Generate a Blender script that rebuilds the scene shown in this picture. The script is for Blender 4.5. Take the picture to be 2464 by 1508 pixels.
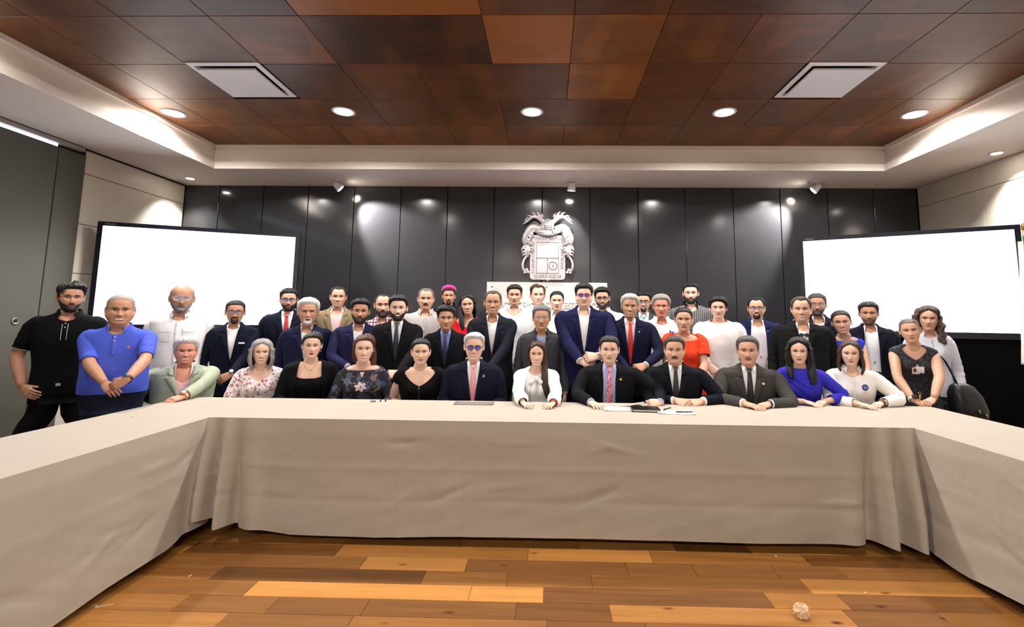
import bpy, math, random
import numpy as np

for _o in list(bpy.data.objects):
    bpy.data.objects.remove(_o)
SC = bpy.context.scene
COL = SC.collection
random.seed(7)
RNG = np.random.RandomState(11)

# ------------------------------------------------------------------ camera
FPX, PPX, PPY, CAM_H = 1150.0, 1292.31, 634.63, 1.42
RM = np.array([[0.99971, -0.02221, -0.00798],
               [0.02117, 0.99353, -0.11159],
               [0.01041, 0.11139, 0.99372]])          # camera right / forward / up in the room
cam_d = bpy.data.cameras.new('camera')
cam = bpy.data.objects.new('camera', cam_d)
COL.objects.link(cam)
cam_d.sensor_width = 36.0
cam_d.lens = FPX / 2464 * 36.0
cam_d.shift_x = (1232 - PPX) / 2464
cam_d.shift_y = (PPY - 754) / 2464
cam_d.clip_start = 0.05
from mathutils import Matrix, Vector
_m = Matrix.Identity(4)
for _r in range(3):
    _m[_r][0] = RM[_r, 0]; _m[_r][1] = RM[_r, 2]; _m[_r][2] = -RM[_r, 1]
_m[2][3] = CAM_H
cam.matrix_world = _m
SC.camera = cam

def ray(u, v):
    return RM @ np.array([(u - PPX) / FPX, 1.0, -(v - PPY) / FPX])
def at(u, v, y=None, z=None, x=None):
    """room point seen at photo pixel (u, v) at a known depth, height or side"""
    d = ray(u, v); o = np.array([0, 0, CAM_H])
    if y is not None: t = y / d[1]
    elif z is not None: t = (z - CAM_H) / d[2]
    else: t = x / d[0]
    return o + d * t

# ------------------------------------------------------------------ world, exposure
w = bpy.data.worlds.new('world'); SC.world = w; w.use_nodes = True
w.node_tree.nodes['Background'].inputs[0].default_value = (0.9, 0.93, 1.0, 1)
w.node_tree.nodes['Background'].inputs[1].default_value = 0.05
SC.view_settings.view_transform = 'Standard'
SC.view_settings.look = 'None'
SC.view_settings.gamma = 1.0
SC.view_settings.use_curve_mapping = False
SC.view_settings.exposure = 0.0
SC.cycles.max_bounces = 5; SC.cycles.diffuse_bounces = 3; SC.cycles.glossy_bounces = 2; SC.cycles.use_adaptive_sampling = True; SC.cycles.adaptive_threshold = 0.08; SC.cycles.transmission_bounces = 2; SC.cycles.transparent_max_bounces = 6

# room dimensions (metres)
XL, XR, YB, YF = -4.96, 4.87, 6.27, -3.6
Z_WOOD, Z_SOF = 3.47, 3.165
WX0, WX1, WY1, WY0 = -4.03, 3.93, 5.52, -2.9        # opening of the wooden ceiling tray
DOWN_P, SPOT_P, EYE_P = 112.0, 560.0, 130.0           # lamp powers

# ------------------------------------------------------------------ helpers
def s2l(c):
    c = np.asarray(c, float) / 255.0
    return np.where(c <= 0.04045, c / 12.92, ((c + 0.055) / 1.055) ** 2.4)
def rgba(c):
    r = s2l(c); return (float(r[0]), float(r[1]), float(r[2]), 1.0)

MATS = {}
def mat(key, col, rough=0.6, metal=0.0, spec=0.5, noise=0.0, nscale=20.0, bump=0.0, bscale=60.0,
        stretch=(1, 1, 1), emit=0.0, alpha=1.0, coat=0.0, sheen=0.0):
    if key in MATS: return MATS[key]
    m = bpy.data.materials.new(key); m.use_nodes = True; MATS[key] = m
    nt = m.node_tree; N = nt.nodes; L = nt.links
    b = N['Principled BSDF']
    b.inputs['Base Color'].default_value = rgba(col)
    b.inputs['Roughness'].default_value = rough
    b.inputs['Metallic'].default_value = metal
    b.inputs['Specular IOR Level'].default_value = spec
    if coat: b.inputs['Coat Weight'].default_value = coat; b.inputs['Coat Roughness'].default_value = 0.25
    if sheen: b.inputs['Sheen Weight'].default_value = sheen
    if emit:
        b.inputs['Emission Color'].default_value = rgba(col); b.inputs['Emission Strength'].default_value = emit
    if alpha < 1: b.inputs['Alpha'].default_value = alpha
    if noise or bump:
        tc = N.new('ShaderNodeTexCoord'); mp = N.new('ShaderNodeMapping')
        mp.inputs['Scale'].default_value = stretch
        L.new(tc.outputs['Object'], mp.inputs['Vector'])
    if noise:
        n = N.new('ShaderNodeTexNoise'); n.inputs['Scale'].default_value = nscale; n.inputs['Detail'].default_value = 4
        L.new(mp.outputs[0], n.inputs['Vector'])
        mx = N.new('ShaderNodeMix'); mx.data_type = 'RGBA'
        c = np.array(col, float)
        mx.inputs[6].default_value = rgba(np.clip(c * (1 - noise), 0, 255))
        mx.inputs[7].default_value = rgba(np.clip(c * (1 + noise), 0, 255))
        L.new(n.outputs['Fac'], mx.inputs[0]); L.new(mx.outputs[2], b.inputs['Base Color'])
    if bump:
        n2 = N.new('ShaderNodeTexNoise'); n2.inputs['Scale'].default_value = bscale; n2.inputs['Detail'].default_value = 3
        L.new(mp.outputs[0], n2.inputs['Vector'])
        bp = N.new('ShaderNodeBump'); bp.inputs['Strength'].default_value = bump; bp.inputs['Distance'].default_value = 0.01
        L.new(n2.outputs['Fac'], bp.inputs['Height']); L.new(bp.outputs[0], b.inputs['Normal'])
    return m

class G:
    """collects vertices and faces of one mesh"""
    def __init__(s): s.V = []; s.F = []; s.M = []; s.n = 0
    def add(s, V, F, mi=0):
        V = np.asarray(V, float).reshape(-1, 3)
        for f in F:
            s.F.append([i + s.n for i in f]); s.M.append(mi)
        s.V.append(V); s.n += len(V)
    def grid(s, P, cu=False, cv=False, mi=0, flip=False):
        n, m = P.shape[:2]
        idx = np.arange(n * m).reshape(n, m) + s.n
        i0 = idx if cu else idx[:-1]; i1 = np.roll(idx, -1, 0) if cu else idx[1:]
        a = i0 if cv else i0[:, :-1]; b = np.roll(i0, -1, 1) if cv else i0[:, 1:]
        c = np.roll(i1, -1, 1) if cv else i1[:, 1:]; d = i1 if cv else i1[:, :-1]
        q = np.stack([a, b, c, d], -1).reshape(-1, 4)
        if flip: q = q[:, ::-1]
        s.F += q.tolist(); s.M += [mi] * len(q)
        s.V.append(P.reshape(-1, 3)); s.n += n * m
        return idx
    def poly(s, ring, mi=0, flip=False):
        f = list(ring); s.F.append(f[::-1] if flip else f); s.M.append(mi)
    def box(s, lo, hi, mi=0):
        x0, y0, z0 = lo; x1, y1, z1 = hi
        V = [(x0,y0,z0),(x1,y0,z0),(x1,y1,z0),(x0,y1,z0),(x0,y0,z1),(x1,y0,z1),(x1,y1,z1),(x0,y1,z1)]
        s.add(V, [(0,3,2,1),(4,5,6,7),(0,1,5,4),(1,2,6,5),(2,3,7,6),(3,0,4,7)], mi)
    def tube(s, path, rad, seg=10, caps=True, mi=0, up=None, flat=1.0):
        """round (or flattened) tube along a path"""
        P = np.asarray(path, float); n = len(P)
        rad = np.broadcast_to(np.asarray(rad, float), (n,))
        T = np.gradient(P, axis=0); T /= (np.linalg.norm(T, axis=1, keepdims=True) + 1e-9)
        u = np.array(up if up is not None else (0, 0, 1.0), float)
        if abs(u @ T[0]) > 0.95: u = np.array([0, 1.0, 0])
        A = np.zeros((n, 3)); B = np.zeros((n, 3))
        for i in range(n):
            u = u - (u @ T[i]) * T[i]; u /= (np.linalg.norm(u) + 1e-9)
            A[i] = u; B[i] = np.cross(T[i], u)
        th = np.arange(seg) / seg * 2 * np.pi
        R = P[:, None] + rad[:, None, None] * (np.cos(th)[None, :, None] * A[:, None] * flat + np.sin(th)[None, :, None] * B[:, None])
        idx = s.grid(R, cv=True, mi=mi)
        if caps:
            s.poly(idx[0][::-1], mi); s.poly(idx[-1], mi)
        return R
    def blob(s, c, r, nu=10, nv=14, mi=0, R=None):
        ph = np.linspace(0.02, np.pi - 0.02, nu); th = np.arange(nv) / nv * 2 * np.pi
        D = np.stack([np.sin(ph)[:, None] * np.cos(th), np.sin(ph)[:, None] * np.sin(th), np.cos(ph)[:, None] * np.ones(nv)], -1) * np.array(r)
        if R is not None: D = D @ np.asarray(R).T
        idx = s.grid(D + np.array(c), cv=True, mi=mi, flip=True)
        s.poly(idx[0], mi); s.poly(idx[-1][::-1], mi)
    def lathe(s, prof, seg=24, mi=0, caps=True):
        th = np.arange(seg) / seg * 2 * np.pi
        P = np.array([[(r * np.cos(t), r * np.sin(t), z) for t in th] for r, z in prof])
        idx = s.grid(P, cv=True, mi=mi)
        if caps: s.poly(idx[0][::-1], mi); s.poly(idx[-1], mi)
    def extrude(s, outline, y0, y1, mi=0):
        """outline in x,z; front face at y0, back at y1"""
        O = np.asarray(outline, float); n = len(O)
        V = [(p[0], y0, p[1]) for p in O] + [(p[0], y1, p[1]) for p in O]
        s.add(V, [list(range(n)), list(range(2 * n - 1, n - 1, -1))] + [(i, i + n, (i + 1) % n + n, (i + 1) % n) for i in range(n)], mi)
    def xform(s, M3, t=(0, 0, 0)):
        s.V = [v @ np.asarray(M3).T + np.array(t) for v in s.V]; return s
    def mesh(s, name, smooth=True):
        me = bpy.data.meshes.new(name)
        V = np.concatenate(s.V) if s.V else np.zeros((0, 3))
        me.vertices.add(len(V)); me.vertices.foreach_set('co', V.astype(np.float32).ravel())
        ln = np.array([len(f) for f in s.F], np.int32); st = np.concatenate([[0], np.cumsum(ln)[:-1]]).astype(np.int32)
        fl = np.fromiter((i for f in s.F for i in f), np.int32, int(ln.sum()))
        me.loops.add(len(fl)); me.loops.foreach_set('vertex_index', fl)
        me.polygons.add(len(ln)); me.polygons.foreach_set('loop_start', st); me.polygons.foreach_set('loop_total', ln)
        me.polygons.foreach_set('material_index', np.array(s.M, np.int32))
        me.update(calc_edges=True); me.validate()
        me.polygons.foreach_set('use_smooth', np.full(len(me.polygons), bool(smooth)))
        return me

def link(name, me, parent=None, loc=None, rot=None):
    o = bpy.data.objects.new(name, me); COL.objects.link(o)
    if parent is not None: o.parent = parent
    if loc is not None: o.location = [float(v) for v in loc]
    if rot is not None: o.rotation_euler = rot
    return o
def obj(name, g, m, parent=None, smooth=True, loc=None, rot=None):
    me = g.mesh(name, smooth)
    for mm in (m if isinstance(m, (list, tuple)) else [m]): me.materials.append(mm)
    return link(name, me, parent, loc, rot)
def tag(o, label=None, cat=None, group=None, kind=None):
    if label: o['label'] = label
    if cat: o['category'] = cat
    if group: o['group'] = group
    if kind: o['kind'] = kind
    return o
def empty(name, loc=(0, 0, 0), rz=0.0):
    o = bpy.data.objects.new(name, None); COL.objects.link(o)
    o.empty_display_size = 0.1
    o.location = [float(v) for v in loc]; o.rotation_euler = (0, 0, rz)
    return o
def sub(o, c):
    """colour-matched copy of a mesh object under another parent"""
    k = o.copy(); COL.objects.link(k); k.parent = c; return k
def bevel_box(lo, hi, b):
    """box with chamfered edges on the face towards -y/-z etc. (all edges)"""
    g = G(); lo = np.array(lo, float); hi = np.array(hi, float); c = (lo + hi) / 2; h = (hi - lo) / 2
    b = min(b, h.min() * 0.9)
    V = []; keys = {}
    for sx in (-1, 1):
        for sy in (-1, 1):
            for sz in (-1, 1):
                for ax in range(3):
                    p = np.array([sx, sy, sz]) * h
                    for k in range(3):
                        if k != ax: p[k] -= b * np.sign(p[k])
                    keys[(sx, sy, sz, ax)] = len(V); V.append(c + p)
    F = []
    for ax in range(3):
        o1, o2 = [k for k in range(3) if k != ax]
        for sg in (-1, 1):
            f = []
            for a1, a2 in ((-1, -1), (1, -1), (1, 1), (-1, 1)):
                q = [0, 0, 0]; q[ax] = sg; q[o1] = a1; q[o2] = a2
                f.append(keys[(q[0], q[1], q[2], ax)])
            if (sg > 0) == (ax == 1): f = f[::-1]
            F.append(f)
        for a1 in (-1, 1):
            for a2 in (-1, 1):
                f = []
                for sg, od in ((-1, (o1, o2)), (1, (o2, o1))):
                    q = [0, 0, 0]; q[ax] = sg; q[o1] = a1; q[o2] = a2
                    f += [keys[(q[0], q[1], q[2], k)] for k in od]
                F.append(f)
    for sx in (-1, 1):
        for sy in (-1, 1):
            for sz in (-1, 1):
                F.append([keys[(sx, sy, sz, k)] for k in range(3)])
    g.add(V, F)
    return g
def split_letters(o, name, m, parent):
    """one object per letter of a text mesh"""
    me = o.data; n = len(me.vertices); root_ = list(range(n))
    def find(i):
        while root_[i] != i: root_[i] = root_[root_[i]]; i = root_[i]
        return i
    polys = [list(p.vertices) for p in me.polygons]
    for p in polys:
        a = find(p[0])
        for v in p[1:]: root_[find(v)] = a
    # front, back and sides of a letter share positions but not vertices: join by position
    seen = {}
    for v in me.vertices:
        k = (round(v.co.x, 5), round(v.co.y, 5), round(v.co.z, 5)); 
        if k in seen: root_[find(v.index)] = find(seen[k])
        else: seen[k] = v.index
    grp = {}
    for p in polys: grp.setdefault(find(p[0]), []).append(p)
    for ps in grp.values():
        idx = sorted({v for p in ps for v in p}); mp = {v: i for i, v in enumerate(idx)}
        g = G(); g.add([me.vertices[v].co[:] for v in idx], [[mp[v] for v in p] for p in ps])
        obj(name, g, m, parent, smooth=False, loc=o.location, rot=o.rotation_euler)
    bpy.data.objects.remove(o)
def text_mesh(body, size, depth, m, parent, loc, rot=(math.pi / 2, 0, 0), name='lettering', bold=0.0, sx=1.0):
    cu = bpy.data.curves.new('txt', 'FONT'); cu.body = body; cu.size = size; cu.extrude = depth
    cu.align_x = 'CENTER'; cu.align_y = 'CENTER'; cu.offset = bold; cu.resolution_u = 2
    t = bpy.data.objects.new('txt', cu); COL.objects.link(t)
    dg = bpy.context.evaluated_depsgraph_get(); dg.update()
    me = bpy.data.meshes.new_from_object(t.evaluated_get(dg))
    bpy.data.objects.remove(t); bpy.data.curves.remove(cu)
    me.materials.clear(); me.materials.append(m)
    o = link(name, me, parent, loc, rot)
    o.scale = (sx, 1, 1)
    return o

# ------------------------------------------------------------------ surface materials
def wood_mat(key, dark, light, scale=(1, 1, 1), rough=0.35, island=False, knots=False, coat=0.0, figure=0.0):
    """plank / veneer wood; every board takes its tone from its object colour and its grain from its object random"""
    m = bpy.data.materials.new(key); m.use_nodes = True; nt = m.node_tree; N = nt.nodes; L = nt.links
    b = N['Principled BSDF']; b.inputs['Roughness'].default_value = rough; b.inputs['Specular IOR Level'].default_value = .3
    if coat: b.inputs['Coat Weight'].default_value = coat; b.inputs['Coat Roughness'].default_value = 0.18
    tc = N.new('ShaderNodeTexCoord'); oi = N.new('ShaderNodeObjectInfo')
    off = N.new('ShaderNodeVectorMath'); off.operation = 'SCALE'; off.inputs['Scale'].default_value = 37.0
    cb = N.new('ShaderNodeCombineXYZ')
    for k in range(3): L.new(oi.outputs['Random'], cb.inputs[k])
    L.new(cb.outputs[0], off.inputs[0])
    ad = N.new('ShaderNodeVectorMath'); ad.operation = 'ADD'
    L.new(tc.outputs['Object'], ad.inputs[0]); L.new(off.outputs[0], ad.inputs[1])
    mp = N.new('ShaderNodeMapping'); mp.inputs['Scale'].default_value = scale
    L.new(ad.outputs[0], mp.inputs['Vector'])
    n = N.new('ShaderNodeTexNoise'); n.inputs['Scale'].default_value = 1.0; n.inputs['Detail'].default_value = 6; n.inputs['Distortion'].default_value = 0.6
    L.new(mp.outputs[0], n.inputs['Vector'])
    mth = N.new('ShaderNodeMath'); mth.operation = 'MULTIPLY_ADD'
    mth.inputs[1].default_value = 0.40; L.new(n.outputs['Fac'], mth.inputs[0])
    ml = N.new('ShaderNodeMath'); ml.operation = 'MULTIPLY'; ml.inputs[1].default_value = 1.0
    sp = N.new('ShaderNodeSeparateColor'); L.new(oi.outputs['Color'], sp.inputs[0]); L.new(sp.outputs[0], ml.inputs[0])
    m2 = N.new('ShaderNodeMath'); m2.operation = 'SUBTRACT'; m2.inputs[1].default_value = 0.19
    L.new(ml.outputs[0], m2.inputs[0]); L.new(m2.outputs[0], mth.inputs[2])
    last = mth.outputs[0]
    if figure:
        n3 = N.new('ShaderNodeTexNoise'); n3.inputs['Scale'].default_value = 1.5; n3.inputs['Detail'].default_value = 0.5
        mp3 = N.new('ShaderNodeMapping'); mp3.inputs['Scale'].default_value = (2.4, 1.0, 1)
        L.new(ad.outputs[0], mp3.inputs['Vector']); L.new(mp3.outputs[0], n3.inputs['Vector'])
        rp3 = N.new('ShaderNodeValToRGB'); rp3.color_ramp.elements[0].position = 0.52; rp3.color_ramp.elements[1].position = 0.58
        L.new(n3.outputs['Fac'], rp3.inputs[0])
        mm = N.new('ShaderNodeMath'); mm.operation = 'MULTIPLY_ADD'; mm.inputs[1].default_value = figure
        L.new(rp3.outputs[0], mm.inputs[0]); L.new(last, mm.inputs[2]); last = mm.outputs[0]
    rp = N.new('ShaderNodeValToRGB'); e = rp.color_ramp.elements
    e[0].color = rgba(dark); e[1].color = rgba(light); e[0].position = 0.1; e[1].position = 0.9
    mid = rp.color_ramp.elements.new(0.5); mid.color = rgba((np.array(dark) * 0.45 + np.array(light) * 0.55) * np.array([0.97, 0.95, 0.92]))
    L.new(last, rp.inputs[0])
    outc = rp.outputs[0]
    if knots:
        v = N.new('ShaderNodeTexVoronoi'); v.inputs['Scale'].default_value = 2.6
        mpk = N.new('ShaderNodeMapping'); mpk.inputs['Scale'].default_value = (1.0, 2.2, 1)
        L.new(ad.outputs[0], mpk.inputs['Vector']); L.new(mpk.outputs[0], v.inputs['Vector'])
        rk = N.new('ShaderNodeValToRGB'); rk.color_ramp.elements[0].position = 0.03; rk.color_ramp.elements[1].position = 0.10
        rk.color_ramp.elements[0].color = (0.16, 0.1, 0.07, 1); rk.color_ramp.elements[1].color = (1, 1, 1, 1)
        L.new(v.outputs['Distance'], rk.inputs[0])
        mx = N.new('ShaderNodeMix'); mx.data_type = 'RGBA'; mx.blend_type = 'MULTIPLY'; mx.inputs[0].default_value = 1.0
        L.new(outc, mx.inputs[6]); L.new(rk.outputs[0], mx.inputs[7]); outc = mx.outputs[2]
    L.new(outc, b.inputs['Base Color'])
    bp = N.new('ShaderNodeBump'); bp.inputs['Strength'].default_value = 0.06; bp.inputs['Distance'].default_value = 0.005
    L.new(n.outputs['Fac'], bp.inputs['Height']); L.new(bp.outputs[0], b.inputs['Normal'])
    return m

M_PLANK = wood_mat('acacia_plank', (70, 40, 17), (200, 138, 70), (1.6, 22, 4), 0.33, knots=True, coat=0.15)
M_VENEER = wood_mat('ceiling_veneer', (52, 29, 10), (152, 92, 36), (2.0, 9, 2), 0.42, figure=0.13)
M_FLOORBASE = mat('floor_base', (92, 54, 26), 0.5, noise=0.25, nscale=6)
M_GAP = mat('dark_gap', (16, 14, 13), 0.8)
M_PLASTER = mat('ceiling_plaster', (232, 222, 214), 0.75, noise=0.015, nscale=5, bump=0.03, bscale=90)
M_WALL = mat('beige_wall', (214, 205, 192), 0.42, noise=0.02, nscale=3, bump=0.02, bscale=120)
M_DARKPANEL = mat('dark_grey_panel', (47, 47, 51), 0.14, spec=0.5, noise=0.03, nscale=4, bump=0.015, bscale=8)
M_PARTITION = mat('grey_partition', (86, 84, 76), 0.7, noise=0.03, nscale=300)
M_WHITE = mat('white_enamel', (222, 218, 226), 0.35)
M_BLACK = mat('black_plastic', (10, 10, 13), 0.3)
M_BLACKCLOTH = mat('black_cloth', (4, 4, 5), 0.95, spec=0.08)
M_CHROME = mat('chrome', (200, 200, 204), 0.2, metal=1.0)
M_LAMP = mat('lamp_glow', (255, 244, 228), 0.5, emit=70.0)
M_SCREEN = mat('screen_glow', (236, 243, 255), 0.4, emit=2.6)
M_STEEL = mat('brushed_steel', (205, 200, 204), 0.38, metal=0.55, noise=0.05, nscale=9, stretch=(1, 1, 12))
M_ACRYL = mat('frosted_plate', (196, 190, 188), 0.28, noise=0.01)
# ================================================================== THE ROOM
def shared_box(name, size, b, m):
    g = bevel_box((-size[0] / 2, -size[1] / 2, -size[2] / 2), (size[0] / 2, size[1] / 2, size[2] / 2), b)
    me = g.mesh(name, smooth=False); me.materials.append(m); return me

# ---- floor: slab, and single planks where the photo shows them
g = G(); g.box((XL - 0.2, YF - 0.2, -0.12), (XR + 0.2, YB + 0.2, -0.004))
floor = obj('floor', g, M_FLOORBASE, smooth=False); floor['kind'] = 'structure'
PL_W = 0.14
plank_me = {}
rr = random.Random(21)
for row in range(17):
    y = 1.17 + PL_W * (row + 0.5)
    x = -3.0 - rr.random() * 0.5
    k = 0
    while x < 2.95:
        Ln = rr.choice((0.38, 0.46, 0.6, 0.74, 0.92, 1.15))
        if Ln not in plank_me: plank_me[Ln] = shared_box('plank', (Ln - 0.002, PL_W - 0.002, 0.012), 0.0012, M_PLANK)
        o = link('plank', plank_me[Ln], floor, (x + Ln / 2, y, -0.006))
        tone = rr.choice((0.28, 0.34, 0.42, 0.45, 0.5, 0.5, 0.56, 0.62, 0.8))
        o.color = (tone, 0, 0, 1)
        x += Ln; k += 1

# ---- wooden ceiling in a plaster tray
g = G(); g.box((WX0 - 0.3, WY0 - 0.3, Z_WOOD + 0.012), (WX1 + 0.3, WY1 + 0.3, Z_WOOD + 0.1))
ceil = obj('ceiling', g, M_GAP, smooth=False); ceil['kind'] = 'structure'
PX0, PS = 0.168, 0.634
PX, PY = [], []
cols = [WX0 - 0.06] + [PX0 + PS * k for k in range(-6, 6)] + [WX1 + 0.06]
rows = [WY1 + 0.06 - 0.0 - PS * 0.998 * k for k in range(14)]
DIFF = ((PX0 - 4.5 * PS, 3.953), (PX0 + 3.5 * PS, 3.962))
tones = {  # rows seen in the photograph, nearest the far wall first; one tone per column
    0: [.35,.45,.4,.5,.4,.5,.42,.48,.4,.36,.5,.44,.38],
    1: [.3,.4,.35,.45,.3,.35,.3,.4,.3,.35,.32,.3,.3],
    2: [.3,.3,.4,.25,.35,.3,.4,.68,.36,.3,.25,.42,.3],
    3: [.25,.3,.35,.5,.16,.16,.85,.6,.4,.42,.36,.35,.28],
    4: [.2,.2,.2,.2,.85,.85,.35,.3,.25,.3,.3,.25,.45],
}
merge = {2: (5,), 3: (4,), 4: (4, 8), 1: (2, 6), 0: (3, 9)}
pan_me = {}
rr = random.Random(5)
for j in range(len(rows) - 1):
    y1, y0 = rows[j], rows[j + 1]
    i = 0
    while i < len(cols) - 1:
        n = 2 if i in merge.get(j, ()) else 1
        x0, x1 = cols[i], cols[min(i + n, len(cols) - 1)]
        cxm, cym = (x0 + x1) / 2, (y0 + y1) / 2
        if not any(abs(cxm - d[0]) < 0.2 and abs(cym - d[1]) < 0.3 for d in DIFF):
            key = (round(x1 - x0, 3), round(y1 - y0, 3))
            if key not in pan_me: pan_me[key] = shared_box('veneer_panel', (key[0] - 0.004, key[1] - 0.004, 0.02), 0.002, M_VENEER)
            o = link('veneer_panel', pan_me[key], ceil, (cxm, cym, Z_WOOD + 0.01))
            t = tones[j][i] if j in tones else rr.choice((.2, .3, .35, .4, .5, .75))
            o.color = (t, 0, 0, 1)
        i += n

# plaster soffit: lower lip round the tray, set-back cove above it
LIP = 0.085
def ring_boxes(g, x0, x1, y0, y1, z0, z1):
    g.box((XL - 0.1, y1, z0), (XR + 0.1, YB + 0.1, z1)); g.box((XL - 0.1, YF - 0.1, z0), (XR + 0.1, y0, z1))
    g.box((XL - 0.1, y0, z0), (x0, y1, z1)); g.box((x1, y0, z0), (XR + 0.1, y1, z1))
g = G(); ring_boxes(g, WX0, WX1, WY0, WY1, Z_SOF, Z_SOF + LIP)
tag(obj('trim_1', g, M_PLASTER, smooth=False), kind='structure')
g = G(); ring_boxes(g, WX0 - 0.05, WX1 + 0.05, WY0 - 0.05, WY1 + 0.05, Z_SOF + LIP, Z_WOOD + 0.03)
tag(obj('trim_2', g, M_PLASTER, smooth=False), kind='structure')
g = G()
for (x0, y0, x1, y1) in ((WX0 - .05, WY1 + .02, WX1 + .05, WY1 + .05), (WX0 - .05, WY0, WX0 - .02, WY1 + .05), (WX1 + .02, WY0, WX1 + .05, WY1 + .05)):
    g.box((x0, y0, Z_WOOD - 0.045), (x1, y1, Z_WOOD))
tag(obj('trim_3', g, M_PLASTER, smooth=False), kind='structure')

# ---- back wall: tall dark panels with open joints
g = G(); g.box((XL - 0.1, YB + 0.02, -0.1), (XR + 0.1, YB + 0.15, Z_SOF + 0.1))
wb = obj('wall_back', g, M_GAP, smooth=False); wb['kind'] = 'structure'
seams = [XL + 0.01, -4.475, -3.869, -3.25, -2.622, -1.983, -1.354, -0.724, -0.08, 0.56, 1.197, 1.822, 2.454, 3.074, 3.691, 4.296, XR - 0.01]
for x0, x1 in zip(seams[:-1], seams[1:]):
    g = bevel_box((x0 + 0.005, YB, 0.1), (x1 - 0.005, YB + 0.018, Z_SOF - 0.006), 0.003)
    obj('panel', g, M_DARKPANEL, wb, smooth=False)
g = G(); g.box((XL, YB - 0.012, 0), (XR, YB + 0.02, 0.1)); tag(obj('baseboard_back', g, M_GAP, smooth=False), kind='structure')

# ---- left wall: pale panels at the far end, grey folding partition nearer
g = G(); g.box((XL - 0.15, YF - 0.1, -0.1), (XL - 0.02, YB + 0.1, Z_SOF + 0.1))
wl = obj('wall_left', g, M_GAP, smooth=False); wl['kind'] = 'structure'
zs = [0.22, 0.77, 1.30, 1.83, 2.355, 2.9, Z_SOF - 0.012]
for z0, z1 in zip(zs[:-1], zs[1:]):
    g = bevel_box((XL - 0.02, 4.868, z0 + 0.003), (XL, YB - 0.003, z1 - 0.003), 0.003); obj('panel', g, M_WALL, wl, smooth=False)
g = G(); g.box((XL - 0.02, 4.868, 0.0), (XL + 0.012, YB, 0.2)); tag(obj('baseboard_left', g, mat('grey_skirting', (120, 118, 112), 0.5), smooth=False), kind='structure')
ys = [4.86, 4.572, 3.4, 2.23, 1.06, -0.11, -1.28, -2.45, YF]
for y1, y0 in zip(ys[:-1], ys[1:]):
    g = bevel_box((XL - 0.02, y0 + 0.004, 0.01), (XL + 0.012, y1 - 0.004, 3.085), 0.004)
    o = obj('partition_leaf', g, M_PARTITION, wl, smooth=False)
# overhead track and the line of daylight above the leaves
g = G(); g.box((XL - 0.01, YF, 3.112), (XL + 0.05, 4.80, 3.15)); tag(obj('trim_4', g, mat('track_grey', (150, 144, 140), 0.5), smooth=False), kind='structure')
g = G(); g.box((XL - 0.018, YF, 3.15), (XL + 0.012, YB, Z_SOF)); tag(obj('trim_5', g, M_GAP, smooth=False), kind='structure')
g = G(); g.box((XL - 0.02, YF, 3.088), (XL + 0.004, 4.56, 3.110))
tag(obj('window_1', g, mat('daylight_gap', (225, 234, 255), 0.5, emit=5.0), smooth=False), kind='structure')
lk = empty('partition_lock', (XL + 0.012, 4.372, 1.336)); tag(lk, 'small round metal lock set in the grey partition', 'lock')
g = G(); g.lathe([(0.001, 0), (0.034, 0), (0.034, 0.006), (0.026, 0.009), (0.024, 0.007), (0.001, 0.007)], 20)
obj('escutcheon', g, mat('lock_metal', (150, 146, 138), 0.35, metal=0.8), lk, rot=(0, math.pi / 2, 0))
g = G(); g.lathe([(0.001, 0.007), (0.011, 0.007), (0.011, 0.016), (0.001, 0.016)], 14)
obj('keyhole', g, M_BLACK, lk, rot=(0, math.pi / 2, 0))

# ---- right wall: pale panels
g = G(); g.box((XR + 0.02, YF - 0.1, -0.1), (XR + 0.15, YB + 0.1, Z_SOF + 0.1))
wr = obj('wall_right', g, M_GAP, smooth=False); wr['kind'] = 'structure'
zs = [0.1, 0.77, 1.30, 1.83, 2.37, 2.907, Z_SOF]
ys = [YB, 5.338, 4.13, 2.92, 1.71, 0.5, -0.7, -1.9, YF]
for y1, y0 in zip(ys[:-1], ys[1:]):
    for z0, z1 in zip(zs[:-1], zs[1:]):
        g = bevel_box((XR, y0 + 0.002, z0 + 0.0025), (XR + 0.02, y1 - 0.002, z1 - 0.0025), 0.003); obj('panel', g, M_WALL, wr, smooth=False)
g = G(); g.box((XR - 0.012, YF, 0), (XR + 0.02, YB, 0.1)); tag(obj('baseboard_right', g, mat('grey_skirting', (120, 118, 112)), smooth=False), kind='structure')
g = G(); g.box((XL - 0.1, YF - 0.12, -0.1), (XR + 0.1, YF, Z_SOF + 0.1)); tag(obj('wall_front', g, M_WALL, smooth=False), kind='structure')

# ================================================================== LAMPS, DIFFUSERS
def spot_light(parent, loc, rot, power, size, blend, radius=0.05, col=(1.0, 0.965, 0.92)):
    l = bpy.data.lights.new('lamp_light', 'SPOT'); l.energy = power; l.spot_size = math.radians(size); l.spot_blend = blend
    l.shadow_soft_size = radius; l.color = col
    o = bpy.data.objects.new('lamp_light', l); COL.objects.link(o); o.parent = parent; o.location = loc; o.rotation_euler = rot
    return o
g = G(); g.lathe([(0.115, 0.0), (0.116, -0.004), (0.092, -0.007), (0.088, -0.003), (0.088, 0.02), (0.115, 0.02)], 28); ME_TRIM = g.mesh('trim_ring'); ME_TRIM.materials.append(M_WHITE)
g = G(); g.lathe([(0.001, -0.002), (0.06, -0.003), (0.088, 0.0), (0.088, 0.008), (0.001, 0.008)], 28); ME_GLOW = g.mesh('lens'); ME_GLOW.materials.append(M_LAMP)
dl_names = ['leftmost', 'second from left', 'middle', 'second from right', 'rightmost']
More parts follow.
